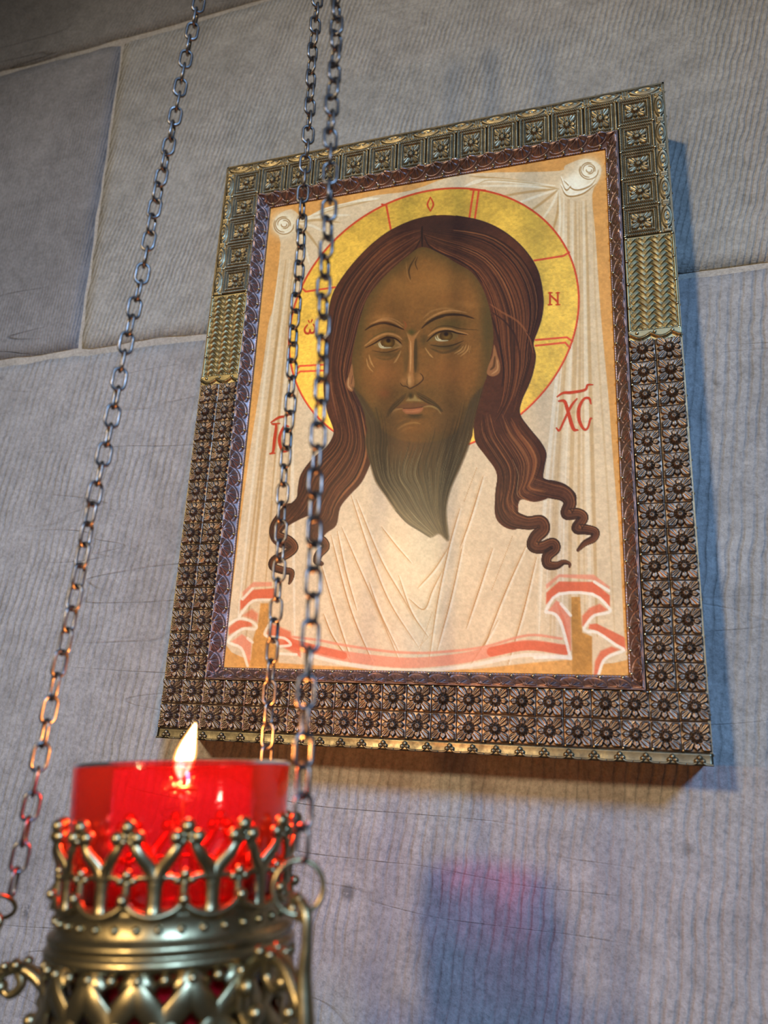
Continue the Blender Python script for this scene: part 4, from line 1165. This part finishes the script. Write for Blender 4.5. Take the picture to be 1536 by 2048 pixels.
def layer_mesh(name, m, y, cover=None):
    """mesh of the panel cells inside m<0, clipped along the outline (marching squares); m=None: all cells."""
    idx = np.arange(NX * NZ).reshape(NZ, NX)
    a, b, c, d = idx[:-1, :-1], idx[:-1, 1:], idx[1:, 1:], idx[1:, :-1]
    if m is None:
        ins = np.ones((NZ, NX), bool); part = np.zeros(a.shape, bool); full = np.ones(a.shape, bool)
    else:
        ins = m < 0
        n = ins[:-1, :-1].astype(int) + ins[:-1, 1:] + ins[1:, 1:] + ins[1:, :-1]
        full = n == 4; part = (n > 0) & (n < 4)
    if cover is not None:
        cv = cover < -2.5
        hid = cv[:-1, :-1] & cv[:-1, 1:] & cv[1:, 1:] & cv[1:, :-1]
        full &= ~hid; part &= ~hid
    Vx = np.stack([GX, np.full_like(GX, y), GZ + 0.2], -1).reshape(-1, 3)
    Cc = RGBA.reshape(-1, 4)
    quads = np.stack([a[full], d[full], c[full], b[full]], 1)
    extraV, extraC, polys = [], [], []
    cache = {}
    n0 = NX * NZ
    if m is not None:
        mf = m.reshape(-1)
        def cut(p, q):
            k = (p, q) if p < q else (q, p)
            if k in cache: return cache[k]
            p, q = k
            t = mf[p] / (mf[p] - mf[q])
            extraV.append(Vx[p] * (1 - t) + Vx[q] * t); extraC.append(Cc[p] * (1 - t) + Cc[q] * t)
            cache[k] = n0 + len(extraV) - 1
            return cache[k]
        for A, B, C_, D in zip(a[part], b[part], c[part], d[part]):
            cyc = [int(A), int(D), int(C_), int(B)]
            poly = []
            for k in range(4):
                p, q = cyc[k], cyc[(k + 1) % 4]
                if mf[p] < 0: poly.append(p)
                if (mf[p] < 0) != (mf[q] < 0): poly.append(cut(p, q))
            if len(poly) >= 3:
                for k in range(1, len(poly) - 1): polys.append((poly[0], poly[k], poly[k + 1]))
    tris = np.concatenate([quads[:, [0, 1, 2]], quads[:, [0, 2, 3]]]) if len(quads) else np.zeros((0, 3), int)
    if polys: tris = np.concatenate([tris, np.array(polys)])
    AV = np.concatenate([Vx, np.array(extraV).reshape(-1, 3)]); AC = np.concatenate([Cc, np.array(extraC).reshape(-1, 4)])
    used = np.unique(tris); rem = np.full(len(AV), -1); rem[used] = np.arange(len(used))
    AV, AC, tris = AV[used], AC[used].astype(np.float32), rem[tris]
    me = bpy.data.meshes.new(name)
    F = tris.astype(np.int32)
    me.vertices.add(len(AV)); me.vertices.foreach_set('co', AV.astype(np.float32).ravel())
    me.loops.add(F.size); me.loops.foreach_set('vertex_index', F.ravel())
    me.polygons.add(len(F)); me.polygons.foreach_set('loop_start', np.arange(0, F.size, 3, dtype=np.int32))
    me.update(calc_edges=True)
    at = me.attributes.new('paint', 'FLOAT_COLOR', 'POINT')
    at.data.foreach_set('color', np.ascontiguousarray(AC).ravel())
    return me

m_beard = np.maximum(m_beard, -1e3)
fig = np.minimum(np.minimum(m_hair, m_face), m_beard)
PY = 0.0050
board = mesh_py('picture_panel', *boxd(PX0, PX1, PY + 0.0004, PY + 0.016, PZ0 + 0.2, PZ1 + 0.2), False)
panel = link('picture_panel', board, M['wood'], icon)
def layer(name, m, k, cover=None, mat='paint', label=None):
    o = link(name, layer_mesh(name, m, PY - 0.00004 * k, cover), M[mat], panel)
    if label: o['label'] = label
    return o
layer('painted_ground', None, 0, np.minimum(m_cloth, fig), label='ochre painted ground')
layer('painted_cloth', m_cloth, 1, np.minimum(m_halo, fig), label='knotted cream cloth with coral hems')
layer('halo', m_halo, 2, fig, 'gold_leaf', 'gold leaf halo with red lines')
layer('hair', m_hair, 3, np.minimum(m_face, m_beard), label='long wavy brown hair')
layer('face', m_face, 4, m_beard, label='brown painted face with ears')
layer('beard', m_beard, 5, label='olive brown pointed beard')
nm = {'titlo_left': 'letter_stroke', 'titlo': 'letter_stroke', 'letter_sigma_left': 'letter_sigma'}
for k, m in letters.items():
    layer(nm.get(k, k), m, 4.5, label='red painted letter')

# ------------------------------------------------------------------ the hanging oil lamp
FW = Vector((-0.30717586, 0.95165277, 0)); LAT = Vector((0.95165277, 0.30717586, 0))
RIM = Vector((-0.0289865, -0.17030457, -0.20584308)) + LAT * 0.0012     # centre of the glass rim
HB = 0.122
TILT, LEAN = math.radians(-3.6), math.radians(-3.0)     # the lamp hangs a little askew
KR = 0.935
align = Matrix(((LAT.x, FW.x, 0, 0), (LAT.y, FW.y, 0, 0), (0, 0, 1, 0), (0, 0, 0, 1)))
LM = Matrix.Translation(RIM) @ align @ Matrix.Rotation(TILT, 4, 'Y') @ Matrix.Rotation(LEAN, 4, 'X')
LI = LM.inverted()

def lamp_root(name, zbase):
    o = bpy.data.objects.new(name, None); o.empty_display_size = .02
    COL.objects.link(o)
    o.matrix_world = LM @ Matrix.Translation((0, 0, zbase))
    return o
holder = tag(lamp_root('lamp_holder', -HB), 'openwork brass lamp holder with a crown of fleurons around the red glass', 'lamp')
def cyl(a, z, r): return Vector((KR * r * math.cos(a), KR * r * math.sin(a), z + HB))
RCR = 0.0374
NF = 14
def radial(p): return Vector((p.x, p.y, 0)).normalized()
step = 2 * pi / NF
def arcpts(pts, n=5): return smooth_path([cyl(a, z, r) for a, z, r in pts], n)
# fleuron centred on angle 0, with the two half branches that carry it
fl = []
fl.append(sphere_data(cyl(0, -.0168, RCR + .0020), .0022, 10, 7))
for s in (-1, 1):
    fl.append(sphere_data(cyl(s * .080, -.0196, RCR + .0020), .0021, 10, 7))
    fl.append(tube_data(arcpts([(s * step / 2, -.0305, RCR), (s * step * .40, -.0275, RCR + .0004), (s * step * .22, -.0238, RCR + .0020), (s * .045, -.0205, RCR + .0020), (s * .02, -.0185, RCR + .0020)]), [.0024 - .0009 * min(1, k / 14) for k in range(21)], 8, False, .6, radial))
    fl.append(tube_data(arcpts([(s * .02, -.0200, RCR + .0022), (s * .055, -.0215, RCR + .0022), (s * .080, -.0196, RCR + .0020)], 4), .0012, 6, False, .8, radial))
fl_me = mesh_py('fleuron', *join(*fl))
# pillar between fleurons
pl = [tube_data(arcpts([(0, -.0388, RCR), (0, -.036, RCR), (0, -.032, RCR), (0, -.0290, RCR)]), [.0026, .0024, .0022, .0021, .002, .002, .002, .002, .002, .0021, .0022, .0023, .0023, .0022, .0021, .002][:16], 8, False, .6, radial)]
pl.append(tube_data(arcpts([(-step / 2, -.0362, RCR + .0004), (-step * .3, -.0385, RCR + .0007), (0, -.0396, RCR + .0009), (step * .3, -.0385, RCR + .0007), (step / 2, -.0362, RCR + .0004)]), .0011, 7))
pl_me = mesh_py('pillar', *join(*pl))
# little cross-shaped bud standing between pillars
bu = [tube_data(arcpts([(0, -.0385, RCR), (0, -.034, RCR), (0, -.0305, RCR)]), .0012, 7), sphere_data(cyl(0, -.0290, RCR + .0003), .0015, 8, 6), sphere_data(cyl(0, -.0352, RCR + .0020), .0017, 8, 6)]
for s in (-1, 1):
    bu.append(tube_data(arcpts([(0, -.0315, RCR), (s * step * .22, -.0298, RCR), (s * step * .45, -.0300, RCR)]), .0009, 6)); bu.append(sphere_data(cyl(s * .055, -.0305, RCR + .0003), .0013, 8, 6))
bu_me = mesh_py('bud', *join(*bu))
A0 = math.radians(-73.5)
for k in range(NF):
    link('fleuron', fl_me, M['brass'], holder, None, (0, 0, A0 + k * step))
    link('pillar', pl_me, M['brass'], holder, None, (0, 0, A0 + (k + .5) * step))
    link('bud', bu_me, M['brass'], holder, None, (0, 0, A0 + k * step))
prof = [(.0366, -.0375), (.0376, -.0385), (.0370, -.0400), (.0372, -.0448), (.0380, -.0458), (.0390, -.0466), (.0394, -.0476), (.0388, -.0487), (.0382, -.0491), (.0392, -.0497), (.0400, -.0508), (.0398, -.0519), (.0388, -.0527), (.0374, -.0535), (.0358, -.0535), (.0358, -.0375)]
link('band', mesh_py('band', *lathe_data([(KR * r, z + HB) for r, z in prof], 96, True)), M['brass'], holder)
bd_me = mesh_py('bead', *sphere_data(cyl(0, -.0428, .0372), .00125, 9, 6))
bd2_me = mesh_py('bead', *sphere_data(cyl(0, -.0544, .0386), .0016, 9, 6))
for k in range(36):
    link('bead', bd_me, M['brass'], holder, None, (0, 0, A0 + k * 2 * pi / 36))
for k in range(32):
    link('bead', bd2_me, M['brass'], holder, None, (0, 0, A0 + (k + .5) * 2 * pi / 32))
# basket of interlaced straps
def RB(z):
    return float(np.interp(-z, [.053, .060, .070, .080, .090, .098, .106, .112, .118], [.0372, .0386, .0394, .0390, .0372, .0340, .0285, .0220, .0130]))
def strap(sg):
    pts = []
    n = 44
    a = 0.0; zprev = -.0535
    for i in range(n + 1):
        z = -.0535 - (.1165 - .0535) * i / n
        r = RB(z)
        a += sg * (zprev - z) / max(r, .02) * 1.0
        zprev = z
        pts.append(cyl(a, z, r + .0007 * math.sin(a * 16 + (0 if sg > 0 else pi))))
    return mesh_py('strap', *tube_data(pts, [.0034 * min(1, RB(-.0535 - .063 * i / n) / .034) for i in range(n + 1)], 8, False, .28, radial))
for sg in (1, -1):
    sm = strap(sg)
    for k in range(16):
        link('strap', sm, M['brass'], holder, None, (0, 0, A0 + (k + (.5 if sg < 0 else 0)) * 2 * pi / 16))
cup = [(.0, -.1215), (.006, -.1222), (.0125, -.1200), (.0200, -.1155), (.0245, -.1105), (.0252, -.1095), (.0240, -.1095), (.0190, -.1140), (.0, -.1195)]
link('base_cup', mesh_py('base_cup', *lathe_data([(KR * r, z + HB) for r, z in cup], 64)), M['brass'], holder)
link('finial', mesh_py('finial', *join(sphere_data((0, 0, -.1265 + HB), .0055, 16, 10), sphere_data((0, 0, -.1345 + HB), .0036, 14, 8))), M['brass'], holder)
# three scrolled arms
arm = []
def rz(pts, n=6): return smooth_path([Vector((r, 0, z + HB)) for r, z in pts], n)
s1 = rz([(.0358, -.0665), (.0378, -.0590), (.0430, -.0535), (.0490, -.0512), (.0550, -.0530), (.0600, -.0585), (.0628, -.0630)])
arm.append(tube_data(s1, [.0023] * len(s1), 9, False, .9))
s2 = rz([(.0612, -.0372), (.0636, -.0405), (.0638, -.0470), (.0630, -.0550), (.0640, -.0680), (.0635, -.0800), (.0600, -.0930), (.0530, -.1035), (.0430, -.1105), (.0320, -.1140), (.0200, -.1155)])
arm.append(tube_data(s2, [.0016] * 12 + [.0016 + .0009 * min(1, k / 10) for k in range(len(s2) - 12)], 9, False, .9))
s3 = rz([(.0612, -.0372), (.0590, -.0362), (.0575, -.0385), (.0590, -.0408), (.0630, -.0415)])
arm.append(tube_data(s3, .0012, 8))
s4 = rz([(.0490, -.0512), (.0475, -.0560), (.0510, -.0590), (.0540, -.0570)])
arm.append(tube_data(s4, [.0018 - .0008 * k / len(s4) for k in range(len(s4))], 8))
s5 = rz([(.0362, -.0665), (.0410, -.0690), (.0430, -.0660)]); arm.append(tube_data(s5, .0015, 8))
s6 = rz([(.0630, -.0640), (.0590, -.0680), (.0560, -.0660), (.0575, -.0630)]); arm.append(tube_data(s6, .0013, 8))
for p, r in (((.0545, 0, -.0568), .0024), ((.0432, 0, -.0655), .0022), ((.0572, 0, -.0632), .0019), ((.0640, 0, -.0740), .0032), ((.0390, 0, -.0600), .0028), ((.0480, .003, -.0500), .0016), ((.0480, -.003, -.0500), .0016), ((.0520, .0026, -.0505), .0014), ((.0520, -.0026, -.0505), .0014)):
    arm.append(sphere_data((p[0], p[1], p[2] + HB), r, 10, 7))
arm_me = mesh_py('arm', *join(*arm))
def torus_data(R, r, n=40, sides=10):
    return tube_data([Vector((R * math.cos(2 * pi * k / n), 0, R * math.sin(2 * pi * k / n))) for k in range(n)], r, sides, True, upv=lambda p: p)
ring_me = mesh_py('hanging_ring', *torus_data(.0066, .00075))
ATT = [Vector((-0.0845, -0.1746, -0.2500)), Vector((0.0274, -0.1983, -0.2265)), Vector((-0.0191, -0.1272, -0.2040)) - (Vector((-0.02271095, -0.16619758, 0.94215885)) - Vector((-0.0191, -0.1272, -0.2040))).normalized() * 0.0275]
ring_c = [ATT[0] - LAT * .0050 - Vector((0, 0, .0030)), ATT[1] - Vector((0, 0, .0064)), ATT[2] - Vector((0, 0, .0064))]
ring_r = [(math.radians(50), math.radians(10), math.radians(20)), (0, 0, math.radians(6)), (0, 0, math.radians(-30))]
for c, ro in zip(ring_c, ring_r):
    p = LI @ c
    a = math.atan2(p.y, p.x); rr = math.hypot(p.x, p.y)
    link('arm', arm_me, M['brass'], holder, (0, 0, p.z + .0340 if p.z > -.05 else 0), (0, 0, a), (max(.9, min(1.08, rr / .0600)), 1, 1))
    link('hanging_ring', ring_me, M['brass'], holder, (p.x, p.y, p.z + HB), ro)

# red glass cup standing in the holder
def glass_mat():
    m, nt, out = new_mat('red_glass')
    L = nt.links.new
    tr = nd(nt, 'ShaderNodeBsdfTransparent'); tr.inputs[0].default_value = (0.95, 0.36, 0.43, 1)
    tl = nd(nt, 'ShaderNodeBsdfTranslucent'); tl.inputs[0].default_value = (0.9, 0.05, 0.08, 1)
    gl = nd(nt, 'ShaderNodeBsdfGlossy', i_Roughness=0.08); gl.inputs[0].default_value = (1, 1, 1, 1)
    n = nd(nt, 'ShaderNodeTexNoise', i_Scale=160.0, i_Detail=2.0)
    tc = nd(nt, 'ShaderNodeTexCoord'); L(tc.outputs['Object'], n.inputs[0])
    bp = nd(nt, 'ShaderNodeBump', i_Strength=0.25, i_Distance=0.001); L(n.outputs[0], bp.inputs['Height']); L(bp.outputs[0], gl.inputs['Normal'])
    m1 = nd(nt, 'ShaderNodeMixShader'); m1.inputs[0].default_value = 0.022
    L(tr.outputs[0], m1.inputs[1]); L(tl.outputs[0], m1.inputs[2])
    fr = nd(nt, 'ShaderNodeFresnel', i_IOR=1.45)
    m2 = nd(nt, 'ShaderNodeMixShader'); L(fr.outputs[0], m2.inputs[0])
    L(m1.outputs[0], m2.inputs[1]); L(gl.outputs[0], m2.inputs[2])
    L(m2.outputs[0], out.inputs[0])
    return m
M['glass'] = glass_mat()
GB = 0.0905
cupg = tag(lamp_root('votive_glass', -GB), 'ruby red glass candle cup standing in the brass holder', 'candle cup')
gp = [(.0, -.0905), (.014, -.0900), (.0225, -.0880), (.0262, -.0840), (.0290, -.0700), (.0325, -.0450), (.0348, -.0200), (.0357, -.0010), (.0356, .0002), (.0348, .0002), (.0343, -.0010), (.0334, -.0200), (.0311, -.0450), (.0276, -.0700), (.0248, -.0825), (.0215, -.0865), (.0, -.0880)]
link('cup', mesh_py('cup', *lathe_data([(.966 * r, z + GB) for r, z in gp], 96)), M['glass'], cupg)
lip = [Vector((.0342 * math.cos(2 * pi * k / 72), .0342 * math.sin(2 * pi * k / 72), GB + .0004)) for k in range(72)]
link('lip', mesh_py('lip', *tube_data(lip, .0007, 8, True, upv=(0, 0, 1))), M['glass'], cupg)

# the candle inside
M['wax'] = flat_mat('candle_wax', (0.62, 0.50, 0.42), 0.5)
M['wick'] = flat_mat('burnt_wick', (0.02, 0.015, 0.012), 0.8)
def flame_mat(name, col, strength, alpha):
    m, nt, out = new_mat(name)
    em = nd(nt, 'ShaderNodeEmission'); em.inputs[0].default_value = (*col, 1); em.inputs[1].default_value = strength
    tr = nd(nt, 'ShaderNodeBsdfTransparent'); tr.inputs[0].default_value = (alpha, alpha, alpha, 1)
    ad = nd(nt, 'ShaderNodeAddShader')
    nt.links.new(em.outputs[0], ad.inputs[0]); nt.links.new(tr.outputs[0], ad.inputs[1]); nt.links.new(ad.outputs[0], out.inputs[0])
    return m
M['flame'] = flame_mat('flame_glow', (1.0, 0.42, 0.08), 1.0, 1.0)
M['flame_core'] = flame_mat('flame_core', (1.0, 0.72, 0.34), 5.0, 1.0)
WB = 0.0860
candle = tag(lamp_root('candle', -WB), 'lit candle burning inside the red glass cup, its flame above the rim', 'candle')
wp = [(.0, -.0860), (.0205, -.0845), (.0242, -.0815), (.0272, -.0695), (.0298, -.0500), (.0300, -.0480), (.0285, -.0484), (.015, -.0488), (.004, -.0486), (.0, -.0485)]
link('wax', mesh_py('wax', *lathe_data([(.96 * r, z + WB) for r, z in wp], 64)), M['wax'], candle)
fl_d = lathe_data([(.0, WB - .0080), (.0042, WB - .0080), (.0046, WB - .0072), (.0042, WB - .0064), (.0012, WB - .0060), (.0, WB - .0060)], 24)
stem = tube_data(smooth_path([(0, 0, WB - .0490), (.0006, 0, WB - .030), (0, 0, WB - .0070)], 6), .0006, 8)
loop = tube_data([Vector((-.0004 + .0038 * math.cos(a), -.0008, WB - .0040 + .0040 * math.sin(a))) for a in np.linspace(-pi * 1.05, pi * .05, 16)], .0005, 8)
wh_o = link('wick_holder', mesh_py('wick_holder', *join(fl_d, stem, loop)), M['brass'], candle)
wick = smooth_path([(0, 0, WB - .0075), (.0003, 0, WB - .005), (-.0002, 0, WB - .002), (.0008, 0, WB + .0008)], 5)
link('wick', mesh_py('wick', *tube_data(wick, .0007, 7)), M['wick'], candle)
def flame_mesh(name, k):
    zs = [(-.0042, .0006), (-.0032, .0018), (-.0012, .0030), (.0014, .0036), (.0042, .0034), (.0072, .0026), (.0100, .0016), (.0122, .0008), (.0136, .0002)]
    pts = []; rad = []
    for z, r in zs:
        t = max(0, (z + .002) / .0156)
        pts.append((-.0008 + .0036 * t ** 1.3, 0, WB + .0004 + z * (k * .15 + .85))); rad.append(r * k)
    P = smooth_path(pts, 4); rr = np.interp(np.linspace(0, 1, len(P)), np.linspace(0, 1, len(rad)), rad).tolist()
    return mesh_py(name, *tube_data(P, rr, 16))
fo = link('flame', flame_mesh('flame', 1.0), M['flame'], candle)
link('flame_core', flame_mesh('flame_core', 0.78), M['flame_core'], fo)
fl_l = bpy.data.lights.new('flame_light', 'POINT')
fl_l.energy = 0.68; fl_l.color = (1.0, 0.32, 0.06); fl_l.shadow_soft_size = 0.0035
flo = bpy.data.objects.new('flame_light', fl_l); COL.objects.link(flo)
flo.location = LM @ Vector((.0006, 0, .0050))

# ------------------------------------------------------------------ the three chains
APEX = Vector((-0.02271095, -0.16619758, 0.94215885))
PITCH, WIRE = 0.0080, 0.00135
Lc, Wc = PITCH + WIRE, 0.0049
hp = []
hs = (Lc - Wc) / 2
for k in range(9):
    a = -pi / 2 + pi * k / 8; hp.append(Vector((hs + Wc / 2 * math.cos(a), Wc / 2 * math.sin(a), 0)))
for k in range(9):
    a = pi / 2 + pi * k / 8; hp.append(Vector((-hs + Wc / 2 * math.cos(a), Wc / 2 * math.sin(a), 0)))
link_me = mesh_py('link', *tube_data(hp, WIRE / 2, 8, True, upv=(0, 0, 1)))
def chain(att, ztop, label, seed, roll0=0.0, down=0.0):
    r = random.Random(seed)
    att = Vector(att)
    d = (APEX - att).normalized()
    att = att - d * down
    root = tag(empty('hanging_chain', att), label, 'chain', 'chains holding up the lamp')
    n = int((ztop - att.z) / (d.z * PITCH))
    side = d.cross(Vector((0, 1, 0))).normalized(); oth = d.cross(side)
    roll = roll0
    for k in range(n):
        sway = 0.0004 * math.sin(k * .7 + seed)
        p = d * (PITCH * (k + .55)) + side * sway
        roll += pi / 2 + r.gauss(0.04, .16)
        y = side * math.cos(roll) + oth * math.sin(roll); z = d.cross(y)
        m = Matrix((d, y, z)).transposed().to_4x4()
        o = link('link', link_me, M['steel'], root)
        o.matrix_local = Matrix.Translation(p) @ m
    return root
chain(ATT[0], 0.34, 'leftmost steel chain, slanting up from the lamp across the bare wall', 3, .3)
chain(ATT[1], 0.34, 'rightmost steel chain hanging in front of the icon, nearest the viewer', 5, 1.2)
chain(ATT[2], 0.34, 'middle steel chain running behind the red glass, in front of the icon', 9, .7)
